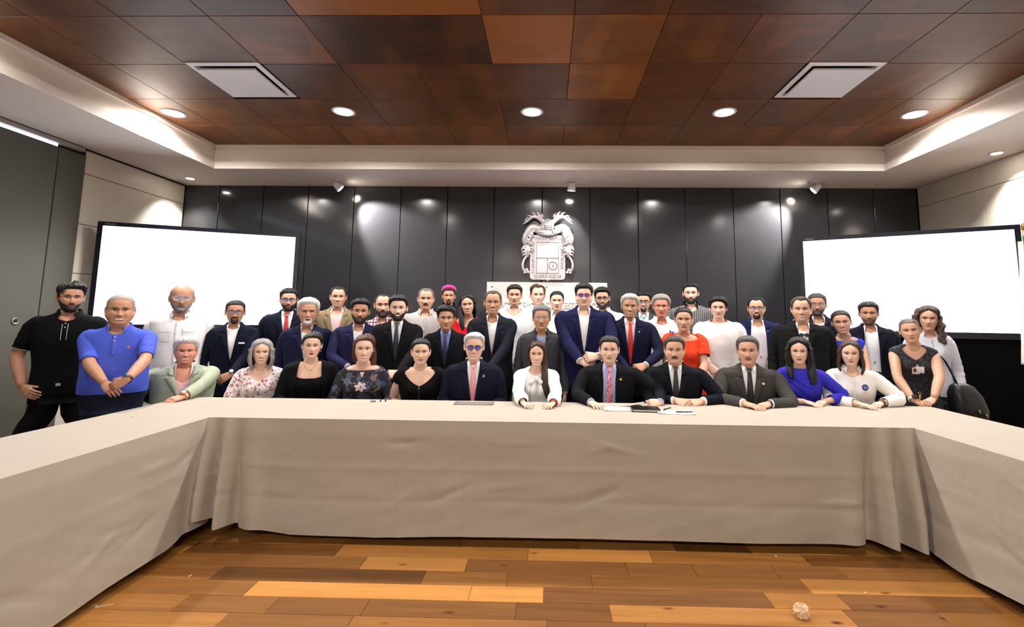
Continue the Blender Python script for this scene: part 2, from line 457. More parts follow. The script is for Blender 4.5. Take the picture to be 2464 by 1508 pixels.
def downlight(x, y, z, label, power, group, size=165, blend=0.6, scale=1.0):
    e = empty('downlight', (x, y, z)); tag(e, label, 'ceiling light', group)
    a = link('trim_ring', ME_TRIM, e); b = link('lens', ME_GLOW, e)
    a.scale = b.scale = (scale, scale, scale)
    spot_light(e, (0, 0, -0.03), (0, 0, 0), power, size, blend, 0.085 * scale)
for k, (u, v) in enumerate(((418, 272), (827, 268), (1280, 269), (1743, 270), (2200, 275))):
    p = at(u, v, z=Z_WOOD)
    downlight(p[0], p[1], Z_WOOD, dl_names[k] + ' of five glowing round lights in the wooden ceiling', DOWN_P * 2.0, 'round ceiling lights')
for y, xs, k in ((2.72, (-3.86, -2.06, -0.17, 1.75, 3.56), 0.8), (-2.5, (-1.3, -0.17, 1.0), 3.3)):  # the back row is unseen, added to brighten the tablecloth front
    for x in xs:
        downlight(x, y, Z_WOOD, 'round recessed light in the wooden ceiling above and behind the camera', DOWN_P * k, 'ceiling lights over the camera')
# small adjustable lamps in the plaster soffit
def eyeball(u, v, label, rx, ry):
    p = at(u, v, z=Z_SOF); e = empty('recessed_lamp', (p[0], p[1], Z_SOF)); tag(e, label, 'ceiling light', 'small soffit lamps')
    g = G(); g.lathe([(0.065, 0), (0.066, -0.004), (0.05, -0.012), (0.046, -0.01), (0.046, 0.02), (0.065, 0.02)], 22); obj('trim_ring', g, M_WHITE, e)
    g = G(); g.lathe([(0.001, -0.016), (0.03, -0.014), (0.045, -0.004), (0.001, 0.0)], 18); obj('lens', g, M_LAMP, e)
    spot_light(e, (0, 0, -0.035), (rx, ry, 0), EYE_P, 95, 0.8, 0.03)
eyeball(458, 428, 'small round lamp in the plaster soffit near the left corner', 0.15, 0.12)
eyeball(2398, 367, 'small round lamp in the plaster soffit by the right wall', 0, -0.12)
# white spot heads on the soffit, aimed at the dark wall
def wall_spot(u, v, aim, label, power):
    p = at(u, v, z=Z_SOF); e = empty('spotlight', (p[0], p[1], Z_SOF)); tag(e, label, 'spotlight', 'white wall spotlights')
    d = np.array(aim) - (p + np.array([0, 0, -0.07])); d /= np.linalg.norm(d)
    g = G(); g.lathe([(0.001, 0.0), (0.05, 0.0), (0.05, -0.014), (0.001, -0.016)], 20); obj('mounting_plate', g, M_WHITE, e)
    g = G(); g.tube([(0, 0, -0.01), (0, 0, -0.06)], 0.009, 8); obj('stem', g, M_WHITE, e)
    c = np.array([0, 0, -0.075])
    g = G(); g.tube([c - d * 0.045, c - d * 0.04, c, c + d * 0.05, c + d * 0.056], [0.02, 0.034, 0.042, 0.055, 0.056], 20); hd = obj('lamp_head', g, M_WHITE, e)
    g = G(); g.tube([c + d * 0.0565, c + d * 0.061], [0.049, 0.044], 20); obj('lens', g, M_LAMP, hd)
    q = Vector(d).to_track_quat('-Z', 'Y').to_euler()
    spot_light(e, tuple(c + d * 0.075), q, power, 62, 0.6, 0.03, (1.0, 0.95, 0.88))
wall_spot(812, 433, (-2.15, YB, 2.55), 'white spotlight head left of the crest, aimed right', SPOT_P)
wall_spot(1376, 434, (0.22, YB, 2.2), 'white spotlight head above the silver crest', SPOT_P * 0.3)
wall_spot(1965, 437, (2.75, YB, 2.5), 'white spotlight head right of the crest, aimed left', SPOT_P)
# square air diffusers
for k, (x, y) in enumerate(DIFF):
    e = empty('air_diffuser', (x, y, Z_WOOD)); tag(e, ('left' if k == 0 else 'right') + ' square white air diffuser in the wooden ceiling', 'air diffuser', 'square air diffusers')
    g = G(); a, b2, zz = 0.305, 0.262, 0.06
    O = lambda r, z: [(-r, -r, z), (r, -r, z), (r, r, z), (-r, r, z)]
    V = O(a, 0.0) + O(a, -0.008) + O(b2, -0.012) + O(b2 - 0.03, zz)
    F = [(4 * j + i, 4 * j + (i + 1) % 4, 4 * (j + 1) + (i + 1) % 4, 4 * (j + 1) + i) for j in range(3) for i in range(4)]
    g.add(V, F); obj('frame', g, M_WHITE, e, smooth=False)
    g = G(); g.box((-b2 + .02, -b2 + .02, 0.05), (b2 - .02, b2 - .02, 0.06)); obj('duct_opening', g, M_BLACK, e, smooth=False)
    g = bevel_box((-0.245, -0.245, -0.035), (0.245, 0.245, -0.018), 0.004); obj('face_plate', g, M_WHITE, e, smooth=False)
    for sx in (-1, 1):
        g = G(); g.tube([(sx * 0.18, 0.18, -0.02), (sx * 0.18, 0.18, 0.055)], 0.006, 6); obj('hanger', g, M_CHROME, e)
# ================================================================== TABLES UNDER CLOTH
TZ = 0.755
def cloth_material():
    m = mat('beige_tablecloth', (166, 155, 141), 0.85, noise=0.03, nscale=3.0, sheen=0.15)
    nt = m.node_tree; N = nt.nodes; L = nt.links; b = N['Principled BSDF']
    tc = N.new('ShaderNodeTexCoord')
    n1 = N.new('ShaderNodeTexNoise'); n1.inputs['Scale'].default_value = 7.0; n1.inputs['Detail'].default_value = 3; n1.inputs['Distortion'].default_value = 0.8
    n2 = N.new('ShaderNodeTexNoise'); n2.inputs['Scale'].default_value = 420.0
    L.new(tc.outputs['Object'], n1.inputs['Vector']); L.new(tc.outputs['Object'], n2.inputs['Vector'])
    ad = N.new('ShaderNodeMath'); ad.operation = 'MULTIPLY_ADD'; ad.inputs[1].default_value = 0.06
    L.new(n2.outputs['Fac'], ad.inputs[0]); L.new(n1.outputs['Fac'], ad.inputs[2])
    bp = N.new('ShaderNodeBump'); bp.inputs['Strength'].default_value = 0.14; bp.inputs['Distance'].default_value = 0.02
    L.new(ad.outputs[0], bp.inputs['Height']); L.new(bp.outputs[0], b.inputs['Normal'])
    return m
M_CLOTH = cloth_material()
def vnoise(a, b, seed=0, n=6, f=1.0):
    r = np.random.RandomState(seed); s = 0
    for k in range(n):
        fa, fb = r.uniform(-f, f, 2) * (1.3 + k); s = s + np.sin(a * fa * 3 + b * fb * 3 + r.uniform(0, 6.3)) / (1 + 0.5 * k)
    return s / n
def skirt(A, B, out, hem, pleats, seed, na=170, nz=34, creases=()):
    """hanging side of a cloth from A to B (top edge), outward normal out; hem: function s->z"""
    A = np.array(A, float); B = np.array(B, float); out = np.array(out, float)
    s = np.linspace(0, 1, na)[:, None]; t = np.linspace(0, 1, nz)[None, :]
    Ln = np.linalg.norm(B - A)
    zb = hem(s)
    P = A + (B - A) * s[..., None] + np.zeros((na, nz, 1))
    z = TZ - (TZ - zb) * t
    z = np.where(t < 0.02, TZ, z)
    d = 0.008 * np.minimum(1, t * 8) + 0.008 * vnoise(s * Ln, t * 1.2, seed, 7, 1.1) * np.minimum(1, t * 5)
    d = d + 0.009 * vnoise(s * Ln * 1.6, t * 1.6, seed + 9, 6, 1.8) * t
    for c, wd, amp in pleats:
        d = d + amp * np.exp(-((s * Ln - c) / wd) ** 2) * np.clip(t * 1.3, 0, 1) ** 0.8
    for c, amp in creases:
        d = d + amp * np.exp(-np.abs(s * Ln - c) / 0.012) * np.minimum(1, t * 4)
    for c, amp in ((0.42, 0.003), (0.7, -0.003)):
        d = d + amp * np.exp(-np.abs(t - c) / 0.02)
    # little pinch dents where the fold lines cross
    r = np.random.RandomState(seed + 3)
    for k in range(int(Ln * 3)):
        c, tt, a = r.uniform(0, Ln), r.choice([0.24, 0.62, 0.7]) + r.normal(0, 0.03), r.choice([-1, 1]) * r.uniform(0.003, 0.008)
        an = r.uniform(-0.6, 0.6)
        u = (s * Ln - c); v = (t - tt) * 0.75
        d = d + a * np.exp(-((u * np.cos(an) + v * np.sin(an)) / 0.12) ** 2 - ((-u * np.sin(an) + v * np.cos(an)) / 0.018) ** 2)
    P = P + out * d[..., None]
    P[..., 2] = z
    return P
def table_cloth(name, x0, x1, y0, y1, skirts, label):
    g = G(); up = 0.0012 if x1 - x0 > 2 else 0.0
    nx, ny = max(12, int((x1 - x0) * 16)), max(12, int((y1 - y0) * 16))
    X, Y = np.meshgrid(np.linspace(x0, x1, nx), np.linspace(y0, y1, ny), indexing='ij')
    Z = TZ + 0.0018 * vnoise(X * 2, Y * 2, 5, 6, 1.5)
    Z[0] = Z[-1] = TZ; Z[:, 0] = Z[:, -1] = TZ; Z = Z + up
    g.grid(np.stack([X, Y, Z], -1), flip=True)
    for S in skirts: g.grid(S)
    o = obj(name, g, M_CLOTH); tag(o, label, 'tablecloth', 'beige tablecloths')
    return o
def hem_fn(pts):
    s, z = zip(*pts); return lambda q: np.interp(q, s, z)
CX0, CX1, CY0, CY1 = -2.192, 2.312, 3.14, 3.885
def front_hem(u, v): p = at(u, v, y=CY0 + 0.01); return ((p[0] - CX0) / (CX1 - CX0), max(0.012, p[2]))
fh = [(0.0, 0.16)] + [front_hem(u, v) for u, v in ((530, 1258), (600, 1266), (700, 1282), (900, 1290), (1060, 1288), (1240, 1290), (1500, 1295), (1800, 1304), (2040, 1306), (2130, 1306))] + [(1.0, 0.05)]
fh = [(min(1, max(0, a)), z) for a, z in sorted(fh)]
S1 = skirt((CX0, CY0, TZ), (CX1, CY0, TZ), (0, -1, 0), hem_fn(fh),
           [(0.02, 0.03, 0.09), (0.085, 0.025, -0.06), (0.15, 0.032, 0.085), (0.22, 0.028, -0.05), (0.33, 0.06, 0.03), (4.08, 0.06, 0.02), (4.20, 0.04, -0.07), (4.29, 0.035, 0.09), (4.375, 0.028, -0.06), (4.45, 0.03, 0.10)],
           31, 300, 44, [(1.27, 0.004), (1.66, -0.004), (3.27, -0.004), (2.4, 0.003)])
S2 = skirt((CX1, CY1, TZ), (CX0, CY1, TZ), (0, 1, 0), lambda s: 0.05 + 0 * s, [], 32, 60, 12)
table_cloth('tablecloth', CX0, CX1, CY0, CY1, (S1, S2), 'long beige tablecloth on the middle table in front of the seated people')
LX0, LX1, TY0 = -2.90, -2.185, -0.7
def side_hem(x, y0, y1, pts, rev):
    out = []
    for u, v in pts:
        p = at(u, v, x=x); s = (p[1] - y0) / (y1 - y0); out.append((min(1, max(0, s)), max(0.012, p[2])))
    return hem_fn(sorted(out))
hl = side_hem(LX1, TY0, CY0 + 0.06, ((121, 1507), (255, 1413), (395, 1325), (440, 1288), (503, 1251)), 0)
SL = skirt((LX1, TY0, TZ), (LX1, CY0 + 0.06, TZ), (1, 0, 0), hl, [(3.72, 0.06, -0.02)], 41, 240, 40, [(2.9, 0.003), (2.1, 0.004)])
SLo = skirt((LX0, CY1, TZ), (LX0, TY0, TZ), (-1, 0, 0), lambda s: 0.04 + 0 * s, [], 42, 90, 14)
SLb = skirt((LX1, CY1, TZ), (LX0, CY1, TZ), (0, 1, 0), lambda s: 0.04 + 0 * s, [], 43, 20, 12)
table_cloth('tablecloth', LX0, LX1, TY0, CY1, (SL, SLo, SLb), 'beige tablecloth on the left arm of the table, nearest the man in green')
RX0, RX1, RY1 = 2.305, 3.02, 3.94
hr = side_hem(RX0, CY0 + 0.06, TY0, ((2464, 1454), (2340, 1390), (2274, 1345), (2230, 1322), (2192, 1298)), 1)
SR = skirt((RX0, CY0 + 0.06, TZ), (RX0, TY0, TZ), (-1, 0, 0), hr, [(0.1, 0.05, -0.015), (0.3, 0.12, 0.02)], 51, 240, 40, [(0.6, 0.004), (1.3, -0.004)])
SRo = skirt((RX1, TY0, TZ), (RX1, RY1, TZ), (1, 0, 0), lambda s: 0.04 + 0 * s, [], 52, 90, 14)
SRb = skirt((RX1, RY1, TZ), (RX0, RY1, TZ), (0, 1, 0), lambda s: 0.04 + 0 * s, [], 53, 20, 12)
table_cloth('tablecloth', RX0, RX1, TY0, RY1, (SR, SRo, SRb), 'beige tablecloth on the right arm of the table, by the woman with the badge')
# ================================================================== SCREENS
def tv(name, A, B, z0, z1, label, bez=0.028):
    """A, B: lower screen corners (left, right as seen)"""
    A = np.array(A, float); B = np.array(B, float); c = (A + B) / 2; Ln = np.linalg.norm(B - A)
    ang = math.atan2(B[1] - A[1], B[0] - A[0])
    e = empty(name, (c[0], c[1], 0), ang); tag(e, label, 'screen', 'large screens')
    h = z1 - z0; hw = Ln / 2; b = bez * 1.6
    O = [(-hw - b, z0 - b * 1.4), (hw + b, z0 - b * 1.4), (hw + b, z1 + b), (-hw - b, z1 + b)]
    I = [(-hw, z0), (hw, z0), (hw, z1), (-hw, z1)]
    g = G()
    V = [(x, -0.012, z) for x, z in O] + [(x, -0.012, z) for x, z in I] + [(x, 0.0, z) for x, z in I] + [(x, 0.07, z) for x, z in O]
    F = [(i, (i + 1) % 4, 4 + (i + 1) % 4, 4 + i) for i in range(4)] + [(4 + i, 4 + (i + 1) % 4, 8 + (i + 1) % 4, 8 + i) for i in range(4)]
    F += [(i, 12 + i, 12 + (i + 1) % 4, (i + 1) % 4) for i in range(4)] + [(12, 15, 14, 13)]
    g.add(V, F); obj('bezel', g, mat('bezel_glow_black', (9, 9, 26), .25), e, smooth=False)  # the screen's blue glow is put into the bezel colour
    g = G(); g.add([(x, -0.004, z) for x, z in I], [(0, 1, 2, 3)]); obj('screen', g, M_SCREEN, e, smooth=False)
    g = bevel_box((-hw * 0.99, 0.0, 0.02), (hw * 0.99, 0.06, z0 - b * 1.4), 0.01); obj('stand_skirt', g, M_BLACKCLOTH, e, smooth=False)
    for sx in (-1, 1):
        g = bevel_box((sx * hw * 0.7 - 0.04, -0.25, 0.0), (sx * hw * 0.7 + 0.04, 0.35, 0.03), 0.008); obj('stand_foot', g, M_BLACK, e, smooth=False)
    g = G(); g.box((-hw + 0.02, -0.0135, z1 + b * 0.3), (-hw + 0.11, -0.012, z1 + b * 0.62)); obj('maker_badge', g, mat('badge_grey', (70, 72, 90), 0.4), e, smooth=False)
    return e
tv('wall_screen', (-4.75, 4.93), (-3.03, 5.61), 1.302, 2.346, 'large blank white screen on the left, behind the men in polo shirts')
tv('wall_screen', (2.95, 5.53), (4.56, 4.71), 1.316, 2.325, 'large blank white screen on the right, behind the woman with a badge')
# ================================================================== CREST AND SIGN PLATE
cr = empty('wall_crest', (0, YB, 1.9)); tag(cr, 'silver coat of arms with shield and leafy mantling on dark wall', 'crest')
YC = -0.05
sh = [(-0.232, 0.597), (0.229, 0.597), (0.229, 0.06)]
sh += [(0.229 - 0.045 + 0.045 * math.cos(t), 0.055 + 0.045 * math.sin(t) * -1) for t in np.linspace(0.2, math.pi / 2, 6)]
sh += [(0.03, 0.01), (0.012, 0.008), (0.0, -0.012), (-0.012, 0.008), (-0.03, 0.01)]
sh += [(-0.232 + 0.045 - 0.045 * math.sin(t), 0.055 - 0.045 * math.cos(t)) for t in np.linspace(0, math.pi / 2 - 0.2, 6)]
sh += [(-0.232, 0.06)]
M_SILVER = mat('crest_silver', (186, 179, 182), 0.32, metal=0.35, noise=0.03, nscale=8)
M_ENGR = mat('engraved_grey', (104, 99, 108), 0.5, metal=0.2)
g = G(); g.extrude(sh[::-1], YC - 0.012, YC + 0.012); obj('shield', g, M_SILVER, cr, smooth=False)
def frame_line(x0, z0, x1, z1, wd=0.003):
    g.box((min(x0, x1) - wd, YC - 0.0155, min(z0, z1) - wd), (max(x0, x1) + wd, YC - 0.012, max(z0, z1) + wd))
g = G()
frame_line(-0.145, 0.502, 0.142, 0.502); frame_line(-0.145, 0.095, 0.142, 0.095)
frame_line(-0.145, 0.095, -0.145, 0.502); frame_line(0.142, 0.095, 0.142, 0.502)
frame_line(-0.145, 0.295, 0.142, 0.295, 0.0035); frame_line(-0.003, 0.095, -0.003, 0.295, 0.0035)
obj('field_lines', g, M_ENGR, cr, smooth=False)
g = G()
th = np.linspace(0, 2 * np.pi, 49)
g.tube(np.stack([0.07 + 0.05 * np.cos(th), np.full(49, YC - 0.0135), 0.195 + 0.05 * np.sin(th)], -1), 0.003, 6)
for k in range(16):
    a = k / 16 * 2 * np.pi; ca, sa = math.cos(a), math.sin(a)
    g.tube([(0.07 + 0.05 * ca, YC - 0.0135, 0.195 + 0.05 * sa), (0.07 + 0.06 * ca, YC - 0.0135, 0.195 + 0.06 * sa)], 0.004, 6)
g.tube([(0.07, YC - 0.0145, 0.185), (0.07, YC - 0.0145, 0.205)], 0.006, 6)
obj('gear_emblem', g, M_ENGR, cr)
for body, sz, loc, ry in (('TERRA BONA', 0.062, (0.0, YC - 0.013, 0.548), 0), ('CLARA AQUA', 0.058, (0.0, YC - 0.013, 0.052), 0),
                          ('CLARUM COELUM', 0.050, (-0.188, YC - 0.013, 0.30), -math.pi / 2), ('GENS BONA', 0.055, (0.186, YC - 0.013, 0.30), math.pi / 2)):
    split_letters(text_mesh(body, sz, 0.0015, M_ENGR, cr, loc, (math.pi / 2, ry, 0)), 'motto_letter', M_ENGR, cr)
def cleaf(g, pts, r0, r1, lobes=0, side=1, flat=0.45):
    P = np.array(pts, float); t = np.linspace(0, 1, len(P)); tt = np.linspace(0, 1, 18)
    C = np.stack([np.interp(tt, t, P[:, 0]), np.interp(tt, t, P[:, 1])], -1)
    for _ in range(3): C[1:-1] = (C[:-2] + 2 * C[1:-1] + C[2:]) / 4
    Y = YC - 0.008 - 0.022 * np.sin(tt * np.pi)
    Q = np.stack([C[:, 0], Y, C[:, 1]], -1)
    rad = r0 + (r1 - r0) * tt; rad = rad * np.where(tt > 0.9, 0.55, 1)
    g.tube(Q, rad, 8, up=(0, 1, 0), flat=flat)
    T = np.gradient(C, axis=0)
    for k in range(lobes):
        i = 2 + int(k * 14 / max(1, lobes)); n = np.array([-T[i, 1], T[i, 0]]) * side; n /= np.linalg.norm(n) + 1e-9
        tv_ = T[i] / (np.linalg.norm(T[i]) + 1e-9)
        L_ = rad[i] * 2.6
        e = [Q[i], Q[i] + np.array([n[0] * .6 + tv_[0] * .3, -.15, n[1] * .6 + tv_[1] * .3]) * L_, Q[i] + np.array([n[0] * .8 + tv_[0] * .9, 0.0, n[1] * .8 + tv_[1] * .9]) * L_]
        g.tube(e, [rad[i] * 0.55, rad[i] * 0.5, rad[i] * 0.12], 7, up=(0, 1, 0), flat=flat)
for s in (-1, 1):
    m_ = lambda P: [(s * x, z) for x, z in P]
    g = G(); cleaf(g, m_([(0.10, 0.66), (0.20, 0.71), (0.25, 0.66), (0.30, 0.56), (0.31, 0.50), (0.26, 0.44)]), 0.055, 0.03, 7, -s * 1); obj('mantling_leaf', g, M_SILVER, cr)
    g = G(); cleaf(g, m_([(0.05, 0.76), (0.14, 0.84), (0.21, 0.84), (0.26, 0.79), (0.33, 0.74)]), 0.035, 0.012, 6, s); cleaf(g, m_([(0.08, 0.80), (0.12, 0.86), (0.16, 0.85)]), 0.025, 0.008, 2, s); obj('mantling_leaf', g, M_SILVER, cr)
    g = G(); cleaf(g, m_([(0.25, 0.47), (0.28, 0.40), (0.29, 0.33), (0.25, 0.30)]), 0.035, 0.012, 5, s); cleaf(g, m_([(0.25, 0.46), (0.245, 0.38), (0.262, 0.30)]), 0.03, 0.01, 3, -s); obj('mantling_leaf', g, M_SILVER, cr)
    g = G(); cleaf(g, m_([(0.27, 0.34), (0.31, 0.27), (0.33, 0.19), (0.31, 0.12), (0.275, 0.10)]), 0.014, 0.014, 0); g.blob((s * 0.275, YC - 0.012, 0.135), (0.022, 0.014, 0.022)); g.blob((s * 0.255, YC - 0.012, 0.105), (0.02, 0.014, 0.02)); g.blob((s * 0.295, YC - 0.012, 0.10), (0.02, 0.012, 0.016)); obj('mantling_scroll', g, M_SILVER, cr)
g = G()
hel = [(-0.11, 0.66), (-0.10, 0.74), (-0.06, 0.80), (0.0, 0.82), (0.06, 0.80), (0.08, 0.74), (0.07, 0.66), (0.05, 0.61), (0.0, 0.575), (-0.05, 0.60)]
H = np.array(hel); n = len(H)
P = np.array([[(x * k, YC - 0.045 * (1 - k ** 3) - 0.01, 0.69 + (z - 0.69) * k) for x, z in H] for k in (1.0, 0.9, 0.7, 0.45, 0.15)])
idx = g.grid(P, cv=True); g.poly(idx[-1])
obj('helmet', g, M_SILVER, cr)
g = G()
for z, wd in ((0.72, 0.055), (0.70, 0.06), (0.68, 0.055)):
    g.tube([(-wd, YC - 0.05, z), (0, YC - 0.062, z - 0.008), (wd, YC - 0.05, z)], 0.006, 6)
g.tube([(0.065, YC - 0.05, 0.78), (0.055, YC - 0.062, 0.68), (0.06, YC - 0.05, 0.62)], 0.008, 6)
obj('visor_bars', g, M_SILVER, cr)
g = G()
for a, b in (((-0.17, 0.655), (0.16, 0.655)), ((-0.14, 0.635), (0.13, 0.64))):
    g.tube([(a[0], YC - 0.02, a[1]), (a[0] * .5, YC - 0.035, a[1] - 0.02), (0, YC - 0.05, a[1] - 0.03), (b[0] * .5, YC - 0.035, b[1] - 0.02), (b[0], YC - 0.02, b[1])], [0.03, 0.034, 0.03, 0.034, 0.03], 8, up=(0, 1, 0), flat=0.5)
g.blob((0.12, YC - 0.03, 0.625), (0.02, 0.014, 0.02))
obj('crest_drapery', g, M_SILVER, cr)

sg = empty('sign_plate', (-0.008, YB, 1.62)); tag(sg, 'pale frosted sign plate with raised letters below the silver crest', 'sign')
g = bevel_box((-0.784, -0.045, -0.30), (0.784, -0.033, 0.256), 0.002); obj('plate', g, M_ACRYL, sg, smooth=False)
for x in (-0.72, 0.0, 0.72):
    for z in (0.2, -0.24):
        g = G(); g.tube([(x, -0.055, z), (x, 0.0, z)], 0.011, 12); obj('standoff', g, M_CHROME, sg)
M_LETTER = mat('letter_silver', (226, 222, 222), 0.3, metal=0.3)
split_letters(text_mesh('GOBIERNO DEL ESTADO', 0.118, 0.004, M_LETTER, sg, (0.0, -0.05, -0.045)), 'letter', M_LETTER, sg)
split_letters(text_mesh('DE AGUASCALIENTES', 0.118, 0.004, M_LETTER, sg, (0.0, -0.05, -0.155)), 'letter', M_LETTER, sg)
# ================================================================== FLAG BY THE RIGHT EDGE
fp = at(2478, 690, y=4.66); fl = empty('draped_flag', (min(fp[0], 4.72), 4.66, 0)); tag(fl, 'green white and red flag hanging on a pole at the right edge', 'flag')
g = G(); g.tube([(0, 0, 0.02), (0, 0, 2.32)], 0.013, 10); obj('pole', g, mat('pole_brass', (150, 110, 50), 0.35, metal=0.8), fl)
g = G(); g.lathe([(0.001, 0), (0.13, 0), (0.13, 0.02), (0.05, 0.035), (0.02, 0.08), (0.001, 0.08)], 22); obj('base', g, mat('pole_brass', (150, 110, 50)), fl)
g = G(); g.blob((0, 0, 2.34), (0.02, 0.02, 0.045)); obj('finial', g, mat('pole_brass', (150, 110, 50)), fl)
for k, (nm, c) in enumerate((('green_band', (0, 90, 60)), ('white_band', (225, 225, 220)), ('red_band', (170, 20, 40)))):
    g = G(); zt = np.linspace(0, 1, 22)[:, None]; aa = np.linspace(0, 2 * np.pi, 36)[None, :]
    r = (0.022 + 0.03 * zt) * (1 + 0.35 * np.sin(6 * aa + 3 * zt + k))
    ztop, zbot = ((2.25, 1.25), (2.2, 1.05), (2.05, 0.85))[k]
    ox, oy = ((0.0, -0.02), (-0.02, 0.012), (0.022, 0.012))[k]
    P = np.stack([ox * (1 + zt) + r * np.cos(aa), oy * (1 + zt) + r * np.sin(aa), ztop + (zbot - ztop) * zt + 0.03 * np.sin(2 * aa) * zt], -1)
    g.grid(P); obj(nm, g, mat('flag_' + nm, c, 0.7, sheen=0.3), fl)
# ================================================================== CHAIRS
M_CHAIR = mat('pale_green_upholstery', (188, 192, 150), 0.75, noise=0.06, nscale=60)
M_CHAIRLEG = mat('dark_chair_frame', (40, 32, 26), 0.4)
def cushion(w, d, h, n=2.6):
    a = np.linspace(0, 2 * np.pi, 28, endpoint=False); S = lambda v: np.sign(v) * np.abs(v) ** (2 / 5)
    P = []
    for k, (s, z) in enumerate(((0.86, 0), (0.97, 0.12), (1.0, 0.35), (1.0, 0.65), (0.97, 0.88), (0.86, 1.0))):
        P.append(np.stack([w / 2 * s * S(np.cos(a)), d / 2 * s * S(np.sin(a)), np.full(28, z * h)], -1))
    g = G(); idx = g.grid(np.array(P), cv=True); g.poly(idx[0][::-1]); g.poly(idx[-1]); return g
CH_SEAT = cushion(0.46, 0.45, 0.07).mesh('seat'); CH_SEAT.materials.append(M_CHAIR)
CH_BACK = cushion(0.44, 0.07, 0.40).mesh('backrest'); CH_BACK.materials.append(M_CHAIR)
g = G(); g.tube([(0, 0, 0), (0, 0, 0.40)], [0.013, 0.017], 8); CH_LEG = g.mesh('leg'); CH_LEG.materials.append(M_CHAIRLEG)
g = G(); g.tube([(0, 0, 0.36), (0, 0.03, 0.5), (0, 0.06, 0.62)], 0.013, 8); CH_POST = g.mesh('back_post'); CH_POST.materials.append(M_CHAIRLEG)
g = G(); g.box((-0.2, -0.2, 0.375), (0.2, 0.2, 0.395)); CH_FR = g.mesh('seat_frame', False); CH_FR.materials.append(M_CHAIRLEG)
def chair(x, y, rz, label):
    e = empty('dining_chair', (x, y, 0), rz); tag(e, label, 'chair', 'pale green chairs behind the table')
    link('seat', CH_SEAT, e, (0, 0, 0.385)); link('seat_frame', CH_FR, e)
    link('backrest', CH_BACK, e, (0, 0.255, 0.44), (math.radians(-9), 0, 0))
    for sx in (-1, 1):
        for sy in (-1, 1): link('leg', CH_LEG, e, (sx * 0.19, sy * 0.19, 0))
        link('back_post', CH_POST, e, (sx * 0.17, 0.2, 0))
    return e
# ================================================================== THINGS ON THE TABLE AND FLOOR
M_PAPER = mat('paper', (236, 230, 218), 0.7)
def sheet(u, v, w_, d_, rz, label, name='paper_sheet', m=None, th=0.0012, lift=0.0):
    p = at(u, v, z=TZ); g = G(); nx, ny = 10, 8
    X, Y = np.meshgrid(np.linspace(-w_ / 2, w_ / 2, nx), np.linspace(-d_ / 2, d_ / 2, ny), indexing='ij')
    Z = 0.003 + 0.004 * (X / w_ * 2) ** 4 + lift * np.clip(-(X / w_ * 2), 0, 1) ** 2
    top = np.stack([X, Y, Z + th], -1); bot = np.stack([X, Y, Z], -1)
    a = g.grid(top, flip=True); b = g.grid(bot)
    per = [(i, 0) for i in range(nx)] + [(nx - 1, j) for j in range(1, ny)] + [(i, ny - 1) for i in range(nx - 2, -1, -1)] + [(0, j) for j in range(ny - 2, 0, -1)]
    for q in range(len(per)):
        r1, r2 = per[q], per[(q + 1) % len(per)]; g.poly([a[r1], b[r1], b[r2], a[r2]])
    o = obj(name, g, m or M_PAPER, loc=(p[0], p[1], TZ), rot=(0, 0, rz)); tag(o, label, 'paper'); return o
sheet(1490, 984, 0.25, 0.17, 0.06, 'white paper sheet under the hand of the man in the paisley tie')
sheet(1625, 992, 0.26, 0.17, -0.1, 'white paper in front of the man with clasped hands and moustache')
sheet(1141, 971, 0.30, 0.13, 0.02, 'grey paper lying in front of the man in round glasses', m=mat('grey_paper', (120, 112, 108), 0.6))
p = at(1553, 988, z=TZ); e = empty('notebook', (p[0], p[1], TZ + 0.004), -0.06); tag(e, 'black covered notebook lying between the two men in dark suits', 'notebook')
g = bevel_box((-0.098, -0.07, 0.003), (0.098, 0.07, 0.014), 0.002); obj('pages', g, M_PAPER, e, smooth=False)
g = bevel_box((-0.1, -0.073, 0.014), (0.1, 0.073, 0.018), 0.0015); obj('front_cover', g, M_BLACK, e, smooth=False)
g = bevel_box((-0.1, -0.073, 0.0), (0.1, 0.073, 0.003), 0.001); obj('back_cover', g, M_BLACK, e, smooth=False)
g = bevel_box((-0.104, -0.073, 0.0), (-0.098, 0.073, 0.018), 0.001); obj('spine', g, mat('spine_red', (90, 40, 34), 0.5), e, smooth=False)
p = at(1515, 978, z=TZ); e = empty('raised_folder', (p[0], p[1] , TZ + 0.004), -0.04); tag(e, 'grey folder cover propped open beside the black notebook', 'folder')
g = G(); X = np.linspace(-0.11, 0.11, 9)
top = np.array([[(x, -0.05, 0.004 + 0.035 * ((x + 0.11) / 0.22) ** 2), (x, 0.06, 0.004 + 0.02 * ((x + 0.11) / 0.22) ** 2)] for x in X])
g.grid(top, flip=True); g.grid(top - np.array([0, 0, 0.002]))
obj('cover', g, mat('folder_grey', (168, 160, 146), 0.6), e)
g = bevel_box((-0.11, -0.055, 0.0), (0.11, 0.06, 0.003), 0.001); obj('inner_sheet', g, M_PAPER, e, smooth=False)
def pen(u, v, rz, label, c=(20, 20, 24), L_=0.13):
    p = at(u, v, z=TZ); e = empty('pen', (p[0], p[1], TZ + 0.006), rz); tag(e, label, 'pen')
    g = G(); g.tube([(-L_ / 2, 0, 0.004), (L_ / 2 - 0.012, 0, 0.004), (L_ / 2, 0, 0.004)], [0.0045, 0.0045, 0.001], 8); obj('barrel', g, mat('pen_%d' % c[0], c, 0.3), e)
    g = G(); g.tube([(-L_ / 2 + 0.005, 0, 0.0095), (-L_ / 2 + 0.04, 0, 0.0095)], 0.0013, 6); obj('clip', g, M_CHROME, e)
pen(1606, 986, 0.9, 'dark pen on the papers beside the clasped hands')
pen(1648, 994, 0.1, 'second dark pen in front of the clasped hands', (50, 50, 60))
